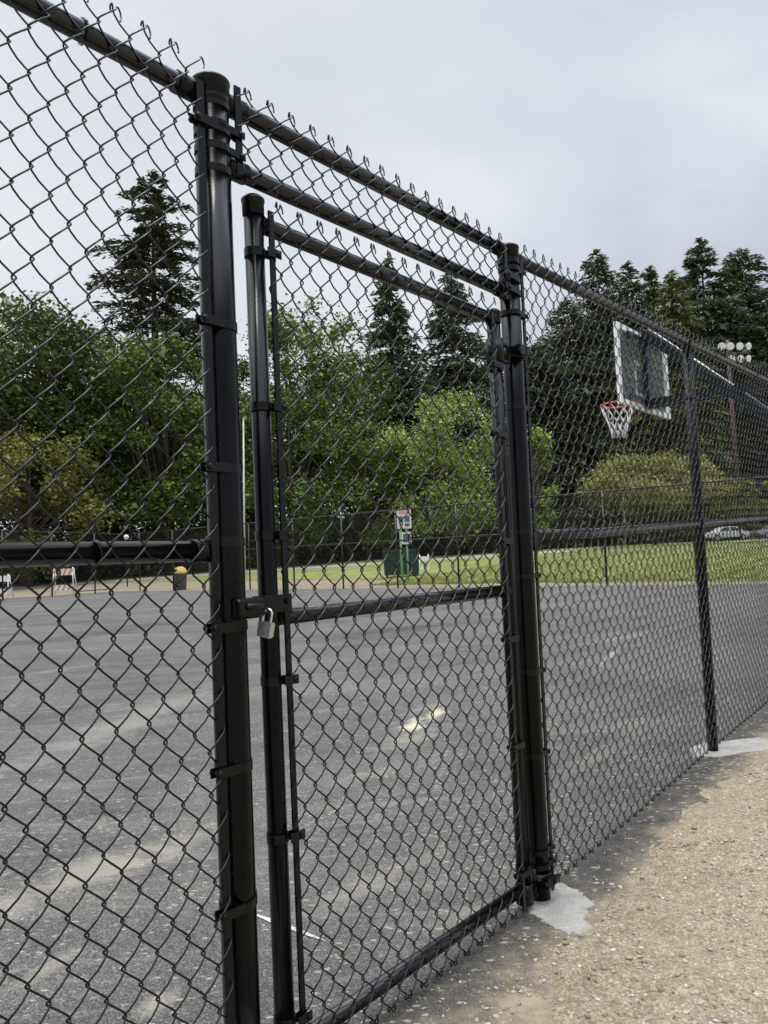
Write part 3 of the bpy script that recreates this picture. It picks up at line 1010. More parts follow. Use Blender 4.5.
FP = [sn(*gpt(px, py)) for px, py in ((541, 884), (562, 886), (578, 893), (592, 903), (588, 914), (584, 922), (596, 932), (578, 936), (556, 931), (538, 919), (518, 908), (506, 898), (520, 886))]
footing(G, 0, [(q[0] - G, q[1]) for q in FP],
        'splash of pale concrete at the foot of the hinge-side gate post', .005, 1)
footing(S3, 0, [(-.16, -.06), (-.10, .06), (.0, .13), (.12, .24), (.24, .30), (.36, .27), (.36, .15), (.24, .02), (.12, -.09), (0, -.13)],
        'pale concrete patch at the foot of the slim line post on the right', .006, 2)
footing(0, 0, [(-.15, -.05), (-.12, .09), (0, .16), (.12, .12), (.15, 0), (.08, -.12), (-.06, -.13)],
        'concrete patch at the foot of the latch-side gate post', .012, 3)

# chalk mark on the asphalt
a_, b_ = np.array(gpt(247, 914)), np.array(gpt(326, 944))
dv = (b_ - a_); ln = np.linalg.norm(dv); dv /= ln; pv = np.array([-dv[1], dv[0]])
V, F = [], []
for i in range(25):
    t = i / 24
    w_ = .009 * (1 - abs(2 * t - 1) ** 2) + .002 + .004 * mnoise.noise((t * 11, 0, 0))
    for sg in (-1, 1):
        q = a_ + dv * ln * t + pv * sg * (w_ + .003 * mnoise.noise((t * 19, sg, 3)))
        V.append((q[0], q[1], gz(q[0], q[1]) + .010))
F = [(2 * i, 2 * i + 1, 2 * i + 3, 2 * i + 2) for i in range(24)]
kind(link_mesh('chalk_line', V, F, M_CHALK), 'structure')


# ------------------------------------------------------------------ far fences
def far_fence(A, B, H, label, rails, first=0.0, bottom_bay=None, step=3.35):
    A, B = np.array(A, float), np.array(B, float)
    L = np.linalg.norm(B - A); dr = (B - A) / L
    nr = np.array([dr[1], -dr[0]])

    def W(v):
        v = np.asarray(v, float)
        x = A[0] + dr[0] * v[:, 0] + nr[0] * v[:, 1]; y = A[1] + dr[1] * v[:, 0] + nr[1] * v[:, 1]
        s_, n_ = sn(x, y)
        return np.stack([x, y, v[:, 2] + ground_z(s_, n_) * .6], 1)
    root = thing('chain_link_fence', label, 'chain-link fence', (A[0], A[1], 0), 'black chain-link fence around the court')
    weave('chain_link_mesh', .05, L - .05, H + .03, .04, .035, W, M_WIRE, root, c=.045, V=.11, r=.0036, sides=3, det=4, hooks=False, b=.005)
    for nm, z, r_ in rails:
        MB(W).tube([(q, 0, z) for q in np.linspace(0, L, 8)], r_ * 1.35, 10).build(nm, M_FARPIPE, root)
    q = first
    while q <= L + .01:
        MB(W).tube([(q, 0, -.2), (q, 0, H)], .043, 10).build('line_post', M_FARPIPE, root)
        q += step
    if bottom_bay:
        MB(W).tube([(bottom_bay[0], 0, .22), (bottom_bay[1], 0, .22)], .025, 10).build('bottom_rail', M_FARPIPE, root)
    return root


C1 = np.array([.51, 36.78]) + np.array([-.78, .6257]) * 21.0
C2 = np.array([.51, 36.78]) - np.array([-.78, .6257]) * 26.0
far_fence(C1, C2, 3.58, 'tall far black chain-link fence along the grass edge of the court', [('top_rail', 3.58, .026), ('middle_rail', 2.17, .026)], first=21.0 - 3.35 * 6)
C0 = C1 + np.array([-.36, -.933]) * 20
far_fence(C0, C1, 3.55, 'far side fence at the left, behind the striped barricades', [('top_rail', 3.55, .026), ('middle_rail', 2.1, .026)], bottom_bay=(15.2, 18.3))

# ------------------------------------------------------------------ basketball hoop
pole_x = Vector((0, 0, 0))
bd = D          # board runs along the near sideline
bnv = -N        # board faces away from the near fence
Bc = np.array([3.66, 10.92])
HZ = .27        # the rim sits this far above standard height over the court's low edge


def WB(v):
    """(a along board, b out of the board's face, z)"""
    v = np.asarray(v, float)
    return np.stack([Bc[0] + bd[0] * v[:, 0] + bnv[0] * v[:, 1], Bc[1] + bd[1] * v[:, 0] + bnv[1] * v[:, 1], v[:, 2] + HZ * np.clip(v[:, 2] / 2.0, 0, 1)], 1)


KP = -2.05
hoop = thing('basketball_hoop', 'basketball hoop with clear board and black arms, seen from behind the fence', 'basketball hoop', tuple(WB([[0, KP, 0]])[0]))
hb0, hb1, hw = 2.89, 3.96, .92
m = MB(WB)
for z in (hb0 + .035, hb1 - .035): m.box((0, 0, z), (hw, .025, .035))
for a in (-hw + .035, hw - .035): m.box((a, 0, (hb0 + hb1) / 2), (.035, .0245, (hb1 - hb0) / 2 - .0705))
m.build('board_frame', M_WHITE, hoop)
MB(WB).box((0, 0, (hb0 + hb1) / 2), (hw - .071, .006, (hb1 - hb0) / 2 - .071)).build('board_pane', M_PANE, hoop)
m = MB(WB)
tq = .30
for z in (3.10, 3.53): m.box((0, .009, z), (tq, .002, .025))
for a in (-tq + .025, tq - .025): m.box((a, .009, 3.315), (.025, .002, .189))
m.build('target_square', M_WHITE, hoop)
m = MB(WB)
m.box((0, -.06, (hb0 + hb1) / 2 + .02), (.085, .03, (hb1 - hb0) / 2 - .01))
for z in (3.86, 3.02): m.box((0, -.045, z), (.62, .018, .03))
m.build('back_mount', M_BLACKST, hoop)
m = MB(WB)
for a in (-.12, .12):
    p0, p1 = np.array((a, -.09, 3.93)), np.array((a * .6, KP, 2.12))
    dvec = p1 - p0; L_ = np.linalg.norm(dvec); dvec /= L_
    m.box((p0 + p1) / 2, (.035, L_ / 2, .055), ((1, 0, 0), dvec, np.cross((1, 0, 0), dvec)))
m.build('upper_arm', M_BLACKST, hoop)
MB(WB).tube([(0, -.10, 4.03), (0, KP, 2.24)], .014, 10).build('arm_highlight_rod', M_GREYPOLE, hoop)  # pale rod added to draw the white highlight line along the upper arm
m = MB(WB)
for a in (-.12, .12):
    m.box((a * .8, (KP - .09) / 2, 2.985), (.035, (-KP - .09) / 2, .05))
m.build('lower_arm', M_BLACKST, hoop)
m = MB(WB); m.box((0, KP - .07, 1.62), (.075, .075, 1.72)); m.box((0, KP - .07, .012), (.2, .2, .012)); m.build('pole', M_BLACKST, hoop)
rc = (0, .40, 3.05); RR = .232
m = MB(WB); m.tube([(rc[0] + RR * math.cos(t), rc[1] + RR * math.sin(t), rc[2]) for t in np.linspace(0, 2 * PI, 33)], .0135, 8)
m.box((0, .085, 3.045), (.10, .085, .006)); m.box((0, .03, 3.01), (.11, .004, .06))
for a in (-.1, .1): m.tube([(a, .03, 2.96), (a * 1.2, .25, 3.04)], .007, 6)
rim = m.build('rim', M_ORANGE, hoop)
m = MB(WB)
nz = 12
for k in range(nz):
    for dirn in (1, -1):
        pts = []
        for q in range(6):
            z = 3.035 - q * .092
            rr = [RR, .205, .165, .132, .108, .100][q]
            t = 2 * PI * (k + dirn * q * .5) / nz
            pts.append((rc[0] + rr * math.cos(t), rc[1] + rr * math.sin(t), z))
        m.tube(pts, .0055, 4)
m.build('net', M_NET, hoop)


# ------------------------------------------------------------------ small things beyond the fence
def base(px, Yd):
    x = (px - 384) / FPX * Yd
    x = at(px, 560 - (px - 384) * .039, Yd)[0]
    return x, Yd, gz(x, Yd)


def ztop(px, py, Yd):
    return at(px, py, Yd)[2]


# notice board on a green post
x, y, z = base(404, 40.5)
sg = thing('notice_board', 'white notice board with red header and a smaller panel on a green post', 'sign', (x, y, z))
u_ = 40.5 / FPX
cx, cz = at(404, 519, 40.5)[0], at(404, 519, 40.5)[2]
bevel(MB().box((cx, y, cz), (7.2 * u_, .03, 9.6 * u_)).build('sign_panel', M_SIGNW, sg), .01)
MB().box((cx + .02, y - .034, cz + 7 * u_), (5.4 * u_, .004, 1.7 * u_)).build('sign_header', M_SIGNR, sg)
m = MB()
for i, (ox, oz, w_, h_) in enumerate(((-3.3, -.2, 2.3, 3.0), (3.0, .2, 2.6, 3.2), (-3, -6, 1.8, 1.2), (3, -6, 2.4, 1.6))):
    m.box((cx + ox * u_, y - .034, cz + oz * u_), (w_ * u_, .004, h_ * u_))
m.build('sign_picture', M_SIGND, sg)
c2 = at(406.5, 538, 40.5)
m2 = MB().box((c2[0], y, c2[2]), (4.8 * u_, .025, 6.0 * u_)).build('lower_panel', M_SIGNW, sg)
MB().box((c2[0], y - .03, c2[2]), (3.4 * u_, .004, 4.2 * u_)).build('panel_print', M_SIGND, m2)
MB().tube([(cx - 4 * u_, y + .09, z - .2), (cx - 4 * u_, y + .09, cz + 8 * u_)], .06, 10).build('post', M_LGREEN, sg)
MB().tube([(cx + 2 * u_, y + .09, z - .2), (cx + 2 * u_, y + .09, cz - 4 * u_)], .045, 10).build('post', M_LGREEN, sg)

# dark green bin
x, y, z = base(401, 44.5)
db = thing('waste_skip', 'dark green metal waste bin standing on the grass behind the notice board', 'bin', (x, y, z))
hw_, hh_ = 18 * 44.5 / FPX, .72
V = [(x + sx * (hw_ - (.06 if k == 0 else 0)), y + sy * (.55 - (.1 if k == 0 else 0)), z + zz) for k, zz in ((0, .12), (1, 1.42)) for sx, sy in ((-1, -1), (1, -1), (1, 1), (-1, 1))]
MB().add(V, [(3, 2, 1, 0), (0, 1, 5, 4), (1, 2, 6, 5), (2, 3, 7, 6), (3, 0, 4, 7)]).build('bin_body', M_GREEN, db)
m = MB()
for i in range(7): m.box((x - hw_ * .9 + i * hw_ * .3, y - .55 + .02, z + .8), (.03, .035, .6))
m.box((x, y - .58, z + 1.42), (hw_ + .03, .04, .04)); m.build('bin_rib', M_GREEN, db)
MB().box((x, y, z + 1.49), (hw_ + .03, .6, .03)).build('bin_lid', M_GREEN, db)
for sx in (-1, 1): MB().box((x + sx * hw_ * .8, y, z + .06), (.06, .4, .06)).build('skid', M_GREEN, db)


def aframe(px, Yd, w_, h_, name, label, cat, plank_mats, zs, grp=None, zoff=0):
    x, y, z = base(px, Yd)
    r_ = thing(name, label, cat, (x, y, z), grp)
    for sy in (-1, 1):
        for sx in (-1, 1):
            MB().tube([(x + sx * w_ * .55, y + sy * .35, z), (x + sx * w_ * .42, y + sy * .03, z + h_)], .03, 8).build('leg', M_WHITE, r_)
        for zz, hz_ in zs:
            yy = y + sy * (.35 - .32 * zz / h_) + sy * .03
            p_ = MB().box((x, yy, z + zz), (w_ * .48, .012, hz_)).build('plank', M_WHITE, r_)
            if plank_mats:
                st = MB()
                for k in range(4):
                    cx_ = x - w_ * .40 + k * w_ * .25
                    dxs = hz_ * .8
                    V = [(cx_ - .03 - dxs, yy - .0145, z + zz - hz_ * .98), (cx_ + .10 - dxs, yy - .0145, z + zz - hz_ * .98), (cx_ + .10 + dxs * .2, yy - .0145, z + zz + hz_ * .98), (cx_ - .03 + dxs * .2, yy - .0145, z + zz + hz_ * .98)]
                    V += [(a, b2 + .029, c3) for a, b2, c3 in V]
                    st.add(V, [(0, 1, 2, 3), (7, 6, 5, 4), (0, 4, 5, 1), (1, 5, 6, 2), (2, 6, 7, 3), (3, 7, 4, 0)])
                st.build('stripe', M_BORANGE, p_)
    return r_


aframe(64, 47.6, 1.25, 1.62, 'barricade', 'A-frame barricade with two orange and white striped planks', 'barricade', True, [(1.35, .19), (.42, .15)], 'barricades by the far side fence')
aframe(1, 45.5, 1.0, 1.35, 'barricade', 'white A-frame barricade at the far left edge', 'barricade', False, [(1.1, .17), (.35, .15)], 'barricades by the far side fence')
aframe(424, 49, .62, .95, 'sandwich_board', 'small white sandwich board on the grass right of the green bin', 'sign', False, [(.70, .14), (.12, .10)])

# litter bin
x, y, z = base(180, 47.8)
tb = thing('litter_bin', 'dark grey litter bin with a yellow domed lid by the far fence', 'bin', (x, y, z))
m = MB(); m.lathe([(.0, z), (.30, z), (.34, z + .05), (.39, z + .95), (.40, z + .98)], (x, y), 24); m.build('bin_body', M_GREYBIN, tb)
m = MB(); m.lathe([(.43, z + .98), (.44, z + 1.04), (.40, z + 1.12), (.30, z + 1.3), (.15, z + 1.38), (.0, z + 1.4)], (x, y), 24); lid = m.build('bin_lid', M_YELLOW, tb)
m = MB(); m.box((x - .22, y - .28, z + 1.17), (.12, .08, .075)); m.build('lid_opening', M_BLACKST, lid)

# slim pale pole and a globe lamp
x, y, z = base(244.2, 53.5)
up_ = thing('utility_pole', 'slim pale pole rising beyond the far fence beside the latch-side gate post', 'pole', (x, y, z))
xt, _, zt = at(243.4, 419, 53.5)
MB().tube([(x, y, z - .3), (xt, y, zt)], [.075, .05], 12).build('pole_shaft', M_PALEPOLE, up_)
MB().tube([(xt, y, zt), (xt, y, zt + .08)], [.065, .03], 12).build('pole_cap', M_GREYPOLE, up_)
x, y, z = base(127, 56)
gl = thing('globe_lamp', 'small white globe lamp on a dark post behind the far fence', 'lamp', (x, y, z))
zt = ztop(127, 537, 56)
MB().tube([(x, y, z - .2), (x, y, zt - .15)], .045, 10).build('lamp_post', M_BLACKST, gl)
MB().lathe([(.0, zt - .17), (.10, zt - .14), (.17, zt - .05), (.18, zt + .02), (.13, zt + .12), (.05, zt + .17), (0, zt + .175)], (x, y), 16).build('globe', M_LAMPF, gl)

# floodlight mast
Yd = 82
x, y, z = base(741, Yd)
fm = thing('floodlight_mast', 'tall red-brown floodlight mast with two rows of white lamps', 'floodlight', (x, y, z))
zt = ztop(733, 340, Yd)
u_ = Yd / FPX
MB().tube([(x, y, z - .5), (x, y, zt)], [.30, .20], 14).build('mast', M_RUST, fm)
for py, pxs in ((353.5, (720.5, 728.8, 738.2, 747)), (366, (730, 739, 747))):
    q0 = at(pxs[0] - 1, py, Yd); q1 = at(pxs[-1] + 1, py, Yd)
    MB().tube([(q0[0], y - .12, q0[2]), (q1[0], y - .12, q1[2])], .10, 8).build('crossarm', M_RUST, fm)
    for i, px in enumerate(pxs):
        q = at(px, py - 6.3, Yd)
        c_ = np.array([q[0], y - .35, q[2]])
        ax_ = np.array([(-.55, -.35, .0, .55, )[i] if len(pxs) == 4 else (-.35, .35, .75)[i], -1, -.30]); ax_ /= np.linalg.norm(ax_)
        hd = MB(); hd.tube([c_ - ax_ * .38, c_ - ax_ * .22, c_, c_ + ax_ * .05], [.16, .26, .40, .41], 18, caps=True)
        lampo = hd.build('lamp_head', M_GREYPOLE, fm)
        MB().tube([c_ + ax_ * .053, c_ + ax_ * .075], [.375, .36], 18).build('lens', M_LAMPF, lampo)
        MB().tube([(q[0], y - .12, at(px, py, Yd)[2]), tuple(c_ - ax_ * .2)], .05, 6).build('bracket', M_RUST, fm)

# twin-arm street lamp
Yd = 80
x, y, z = base(626, Yd)
sl = thing('street_lamp', 'pale twin-arm street lamp between the dark conifers and the olive-coloured tree', 'street lamp', (x, y, z))
zt = ztop(626, 465, Yd)
MB().tube([(x, y, z - .3), (x, y, zt)], [.09, .06], 10).build('lamp_post', M_GREYPOLE, sl)
for sg_ in (-1, 1):
    MB().tube([(x, y, zt - .05), (x + sg_ * .25, y, zt + .05), (x + sg_ * .42, y, zt + .08)], .03, 8).build('arm', M_GREYPOLE, sl)
    bevel(MB().box((x + sg_ * .62, y, zt + .08), (.26, .13, .06)).build('lamp_head', M_LAMPF, sl), .03)


# cars
def car(px, Yd, label, paint, yaw, scale=1.0):
    x, y, z = base(px, Yd)
    r_ = thing('parked_car', label, 'car', (x, y, z), 'cars parked beyond the lawn')
    ca_, sa_ = math.cos(yaw), math.sin(yaw)

    def W(v):
        v = np.asarray(v, float) * scale
        return np.stack([x + v[:, 0] * ca_ - v[:, 1] * sa_, y + v[:, 0] * sa_ + v[:, 1] * ca_, z + v[:, 2]], 1)

    def loft(prof, hw0, name, mat, par, tops=None):
        V, F = [], []
        n_ = len(prof)
        for sg_, in ((-1,), (1,)):
            for (a, h_) in prof:
                w_ = hw0(a, h_)
                V.append((a, sg_ * w_, h_))
        F = [(i, (i + 1) % n_, n_ + (i + 1) % n_, n_ + i) for i in range(n_)] + [tuple(reversed(range(n_))), tuple(range(n_, 2 * n_))]
        m = MB(W); m.add(V, F)
        return m.build(name, mat, par)
    body = [(-2.2, .35), (-2.25, .6), (-2.15, .86), (-1.5, .93), (-.9, .96), (.9, .97), (1.7, .93), (2.12, .88), (2.2, .62), (2.15, .32)]
    bevel(loft(body, lambda a, h_: .86 if h_ < .9 else .80, 'body', paint, r_), .08, 3)
    cab = [(-1.25, .94), (-.55, 1.40), (.15, 1.46), (.95, 1.42), (1.65, .95)]
    c_ = loft(cab, lambda a, h_: .78 if h_ < 1.2 else .60, 'cabin', paint, r_); bevel(c_, .05, 2)
    for sg_ in (-1, 1):
        for q in ([(-1.0, .99), (-.50, 1.34), (.10, 1.39), (.10, .99)], [(.20, .99), (.20, 1.39), (.86, 1.35), (1.35, .99)]):
            V = [(a, sg_ * (.79 - (h_ - .94) * .37), h_) for a, h_ in q]
            V += [(a, b2 - sg_ * .03, h_) for a, b2, h_ in V]
            MB(W).add(V, [(0, 1, 2, 3), (7, 6, 5, 4), (0, 4, 5, 1), (1, 5, 6, 2), (2, 6, 7, 3), (3, 7, 4, 0)]).build('window', M_CARGL, c_)
        for a in (-1.35, 1.38):
            w_ = MB(W); w_.tube([(a, sg_ * .66, .33), (a, sg_ * .88, .33)], .33, 20); wh = w_.build('wheel', M_TIRE, r_)
            MB(W).tube([(a, sg_ * .875, .33), (a, sg_ * .895, .33)], .2, 14).build('rim', M_GREYPOLE, wh)
        MB(W).box((-2.19, sg_ * .6, .72), (.05, .18, .07)).build('headlight', M_LAMPF, r_)
        MB(W).box((2.16, sg_ * .62, .76), (.05, .16, .07)).build('tail_light', M_SIGNR, r_)
    return r_


car(726, 82, 'white car parked under the trees beyond the lawn on the right', M_CARW, .12)
car(776, 82, 'silver car cut off by the right edge beyond the lawn', M_CARS, .10)


# ------------------------------------------------------------------ trees
def leaf_cards(C, size, asp, rng, droop=None, axis=None, up=.35):
    """one bent rhombus per centre"""
    n_ = len(C)
    if axis is None:
        a = rng.normal(size=(n_, 3)); a[:, 2] *= .6
    else:
        a = axis + rng.normal(size=(n_, 3)) * .35
    a /= np.linalg.norm(a, axis=1)[:, None]
    nrm = rng.normal(size=(n_, 3)); nrm[:, 2] = np.abs(nrm[:, 2]) + up
    b = np.cross(nrm, a); b /= np.linalg.norm(b, axis=1)[:, None] + 1e-9
    nn = np.cross(a, b)
    L = (size * np.exp(rng.normal(-.08, .38, n_)))[:, None]
    Wd = L * asp
    p0 = C - a * L * .5; p2 = C + a * L * .5
    mid = C + nn * L * .10
    p1 = mid + b * Wd * .5 - a * L * .06; p3 = mid - b * Wd * .5 + a * L * .02
    V = np.stack([p0, p1, p2, p3], 1).reshape(-1, 3)
    F = np.arange(n_ * 4).reshape(-1, 4)
    return V, F


def broadleaf(px, top, wpx, Yd, label, mat, seed, nleaf=13000, leaf=.30, name='broadleaf_tree', cat='tree', low=.22, clumps=46, fill=.5, squash=1.0, group=None, loose=.2):
    rng = np.random.default_rng(seed)
    x, y, z = base(px, Yd)
    zt = ztop(px, top, Yd)
    H = zt - z
    Wd = wpx / FPX * Yd / 2 * 1.12
    nleaf = int(nleaf * 1.7)
    root = thing(name, label, cat, (x, y, z), group)
    z0 = z + H * low
    cz, ch = (z0 + zt) / 2, (zt - z0) / 2
    cl = []
    tries = 0
    while len(cl) < clumps and tries < 5000:
        tries += 1
        d_ = rng.normal(size=3); d_ /= (np.abs(d_) ** 2.8).sum() ** (1 / 2.8)
        rr = rng.uniform(.35, 1.0) ** .6
        p = d_ * rr
        # crown narrower at its foot
        wfac = 1.0 if p[2] > -.2 else 1.0 + (p[2] + .2) * .45
        size = rng.uniform(.17, .34)
        lim = 1 - size * .55
        pn = (np.abs(p) ** 2.8).sum() ** (1 / 2.8)
        if pn > lim: p = p / pn * lim
        cl.append((np.array([p[0] * Wd * wfac, p[1] * Wd * .8 * wfac, p[2] * ch * squash]), size * (Wd + ch) * .5))
    # a clump at the very top so the height is right
    cl.append((np.array([Wd * .05, 0, ch * .84]), .2 * (Wd + ch) * .5))
    pts = []
    w_ = np.array([c[1] ** 2 for c in cl]); w_ /= w_.sum()
    for (c, r_), q in zip(cl, w_):
        k = int(nleaf * q)
        d_ = rng.normal(size=(k, 3)); d_ /= np.linalg.norm(d_, axis=1)[:, None]
        rad = rng.uniform(0, 1, k) ** fill * (1 + rng.normal(0, loose, k))
        sub = c + d_ * (rad * r_)[:, None] * np.array([1, 1, .75])
        pts.append(sub)
    Cn = np.concatenate(pts) + np.array([x, y, cz])
    V, F = leaf_cards(Cn, leaf, .66, rng, up=.7)
    link_mesh('crown', V, F, mat, root)
    m = MB()
    tr = max(.08, H * .016)
    hub = np.array([x, y, z0 + (zt - z0) * .35])
    m.tube([(x, y, z - .3), (x + rng.normal() * .1, y, z + H * .2), tuple(hub), (x + .1, y, cz + ch * .6)], [tr * 1.35, tr, tr * .75, tr * .2], 10)
    for c, r_ in cl[:int(len(cl) * .6)]:
        e = c + np.array([x, y, cz])
        st = np.array([x, y, z + H * rng.uniform(.15, .5)])
        st[2] = min(st[2], e[2] - .2)
        midp = (st + e) / 2 + np.array([0, 0, -.12 * np.linalg.norm(e - st)]) + rng.normal(size=3) * .15
        m.tube([st, midp, e], [tr * .45, tr * .28, tr * .08], 6)
    m.build('trunk', M_TRUNK, root)
    return root


def conifer(px, top, wpx, Yd, label, mat, seed, n=9000, leaf=.55, low=.05, power=.9, droop=.35, irregular=.3, gap=0.0, name='conifer_tree', round_top=0.0, group=None, whorl=.55):
    rng = np.random.default_rng(seed)
    x, y, z = base(px, Yd)
    zt = ztop(px, top, Yd); H = zt - z
    Wd = wpx / FPX * Yd / 2 * (1.5 if px < 500 else 2.0)
    n = int(n * (2.4 if px < 500 else 3.0))
    root = thing(name, label, 'tree', (x, y, z), group)
    branches = []
    zz = z + H * low
    k = 0
    sect = rng.uniform(.72, 1.15, 64)
    while zz < zt - .15:
        f = (zz - z) / H
        L0 = Wd * max(.03, (1 - f) ** power)
        if round_top: L0 = Wd * max(.05, (1 - f ** (2 + round_top)) ** .8) * (.55 + .45 * min(1, (f - low) / .25) if f < low + .25 else 1)
        nb = 7
        for q in range(nb):
            az = rng.uniform(0, 2 * PI)
            if rng.random() < gap: continue
            L = L0 * rng.uniform(1 - irregular, 1.05) * sect[int(az / (2 * PI) * 8) + 8 * (int(f * 7) % 7)]
            branches.append((zz + rng.normal() * .2, az, max(.25, L), f))
        zz += whorl * (1.15 - .6 * f) * rng.uniform(.7, 1.3); k += 1
    wts = np.array([b[2] ** 1.35 + .12 for b in branches]); wts /= wts.sum()
    C, A = [], []
    m = MB()
    m.tube([(x, y, z - .3), (x, y, z + H * .5), (x, y, zt - H * .03)], [H * .017, H * .010, .02], 9)
    for (bz, az, L, f), q in zip(branches, wts):
        kk = max(3, int(n * q))
        t = rng.uniform(.08, 1, kk) ** .75
        up0 = .45 * f - .10
        zoff = L * (up0 * t - droop * t * t)
        sx = L * t
        spread = rng.normal(0, 1, kk) * L * .20 * (1.15 - t * .7)
        C.append(np.stack([x + math.cos(az) * sx - math.sin(az) * spread, y + math.sin(az) * sx + math.cos(az) * spread, bz + zoff + rng.normal(0, .13, kk) - np.abs(spread) * .15], 1))
        ax_ = np.stack([np.full(kk, math.cos(az)) - math.sin(az) * np.sign(spread) * .6, np.full(kk, math.sin(az)) + math.cos(az) * np.sign(spread) * .6, up0 - 2 * droop * t * .8], 1)
        A.append(ax_)
        if L > 1.2 and rng.random() < .5:
            m.tube([(x, y, bz), (x + math.cos(az) * L * .5, y + math.sin(az) * L * .5, bz + L * (up0 * .5 - droop * .25)), (x + math.cos(az) * L * .92, y + math.sin(az) * L * .92, bz + L * (up0 * .92 - droop * .85))], [.02 + L * .014, .02 + L * .008, .012], 5)
    Cn, An = np.concatenate(C), np.concatenate(A)
    V, F = leaf_cards(Cn, leaf * .95, .30, rng, axis=An, up=.8)
    link_mesh('crown', V, F, mat, root)
    m.build('trunk', M_TRUNK, root)
    return root


GB = 'trees beyond the court'
# left part
broadleaf(40, 304, 178, 74, 'dark leafy tree at the far left with sky showing through its crown', L_DARKB, 1, 26000, .36, clumps=95, group=GB, fill=.42)
conifer(160, 172, 122, 82, 'tallest dark conifer, standing alone above the left fence run', L_CON0, 2, 14000, .60, low=.2, power=.62, droop=.3, irregular=.75, gap=.32, round_top=1.5, group=GB, whorl=.8)
broadleaf(168, 326, 125, 70, 'bright green leafy tree in front of the tall lone conifer', L_MID, 3, 15000, .32, low=.12, clumps=60, group=GB)
broadleaf(78, 322, 100, 79, 'second dark leafy tree at the left, behind the far-left one', L_DARKB, 32, 12000, .34, clumps=50, group=GB)
broadleaf(105, 400, 90, 75, 'low dark leafy tree between the far-left tree and the bright one', L_DARKB, 31, 8000, .30, low=.1, group=GB)
broadleaf(30, 432, 140, 66, 'olive-brown bushy tree low at the far left', L_OLIVE, 4, 10000, .26, low=.05, clumps=44, group=GB)
broadleaf(-70, 330, 160, 76, 'leafy tree cut off by the left edge behind the olive-brown bushy one', L_MID, 5, 9000, .34, group=GB)
# behind the gate
broadleaf(243, 352, 52, 76, 'slender leafy tree showing between the latch post and the gate', L_DARKB, 6, 7000, .30, low=.05, clumps=34, group=GB)
broadleaf(318, 290, 105, 74, 'loose bright tree seen through the upper left of the gate', L_BRIGHT, 7, 10000, .30, low=.2, clumps=44, fill=.6, group=GB, loose=.35)
broadleaf(360, 345, 80, 78, 'thin airy tree between the loose bright tree and the conifer pair', L_MID, 8, 3600, .30, low=.2, clumps=30, fill=.7, group=GB, loose=.4)
conifer(400, 258, 118, 84, 'left conifer of the pair seen through the gate', L_CON2, 9, 13000, .60, low=.06, power=.7, irregular=.6, gap=.25, group=GB)
conifer(462, 270, 128, 86, 'right conifer of the pair seen through the gate', L_CON2, 10, 13000, .60, low=.06, power=.65, irregular=.6, gap=.25, group=GB)
broadleaf(450, 388, 112, 66, 'rounded light green tree behind the right half of the gate', L_LIME, 11, 15000, .22, low=.06, clumps=46, group=GB, loose=.30)
broadleaf(538, 425, 36, 69, 'light green sapling right of the hinge-side gate post', L_LIME, 12, 4000, .24, low=.08, clumps=24, group=GB)
broadleaf(292, 385, 110, 68, 'mid green leafy tree low behind the left half of the gate', L_MID, 13, 11000, .28, low=.04, clumps=46, group=GB)
broadleaf(368, 420, 90, 69, 'mid green bushy tree left of the rounded light green one', L_BRIGHT, 14, 8000, .26, low=.04, clumps=36, group=GB)
# right part
conifer(545, 345, 90, 92, 'dark conifer at the left end of the right-hand stand', L_CON, 15, 9000, .62, low=.02, power=.55, group=GB)
conifer(580, 300, 110, 94, 'dark conifer second from the left in the right-hand stand', L_CON, 16, 11000, .62, low=.02, power=.6, group=GB)
conifer(613, 250, 100, 96, 'pointed dark conifer above the left edge of the backboard', L_CON, 17, 12000, .62, low=.02, power=.62, irregular=.4, group=GB)
conifer(643, 262, 80, 98, 'narrow dark conifer above the middle of the backboard', L_CON2, 18, 9000, .62, low=.05, power=.55, irregular=.4, group=GB)
conifer(668, 266, 70, 99, 'narrow conifer right of the one above the backboard', L_CON, 19, 9000, .62, low=.05, power=.55, irregular=.4, group=GB)
conifer(688, 272, 90, 90, 'yellow-green cedar with drooping boughs left of the floodlights', L_CON3, 20, 12000, .55, low=.03, power=.6, droop=.5, group=GB)
conifer(720, 237, 92, 96, 'tall pine with clumped boughs behind the floodlight mast', L_CON2, 21, 11000, .60, low=.28, power=.5, round_top=.3, irregular=.5, gap=.25, group=GB, whorl=1.3)
conifer(760, 250, 90, 97, 'dark conifer at the right edge beside the tall pine', L_CON, 22, 12000, .62, low=.05, power=.5, irregular=.4, group=GB)
conifer(806, 256, 96, 99, 'dark conifer cut off by the right edge, past the one beside the tall pine', L_CON, 23, 8000, .65, low=.05, power=.6, group=GB)
broadleaf(655, 458, 128, 70, 'wide olive-green domed tree behind the basketball hoop', L_OLIVE2, 25, 20000, .18, low=.40, clumps=52, group=GB, loose=.34)
broadleaf(742, 478, 56, 78, 'olive-green tree right of the domed one, above the white car', L_OLIVE2, 26, 8000, .20, low=.4, clumps=30, group=GB)


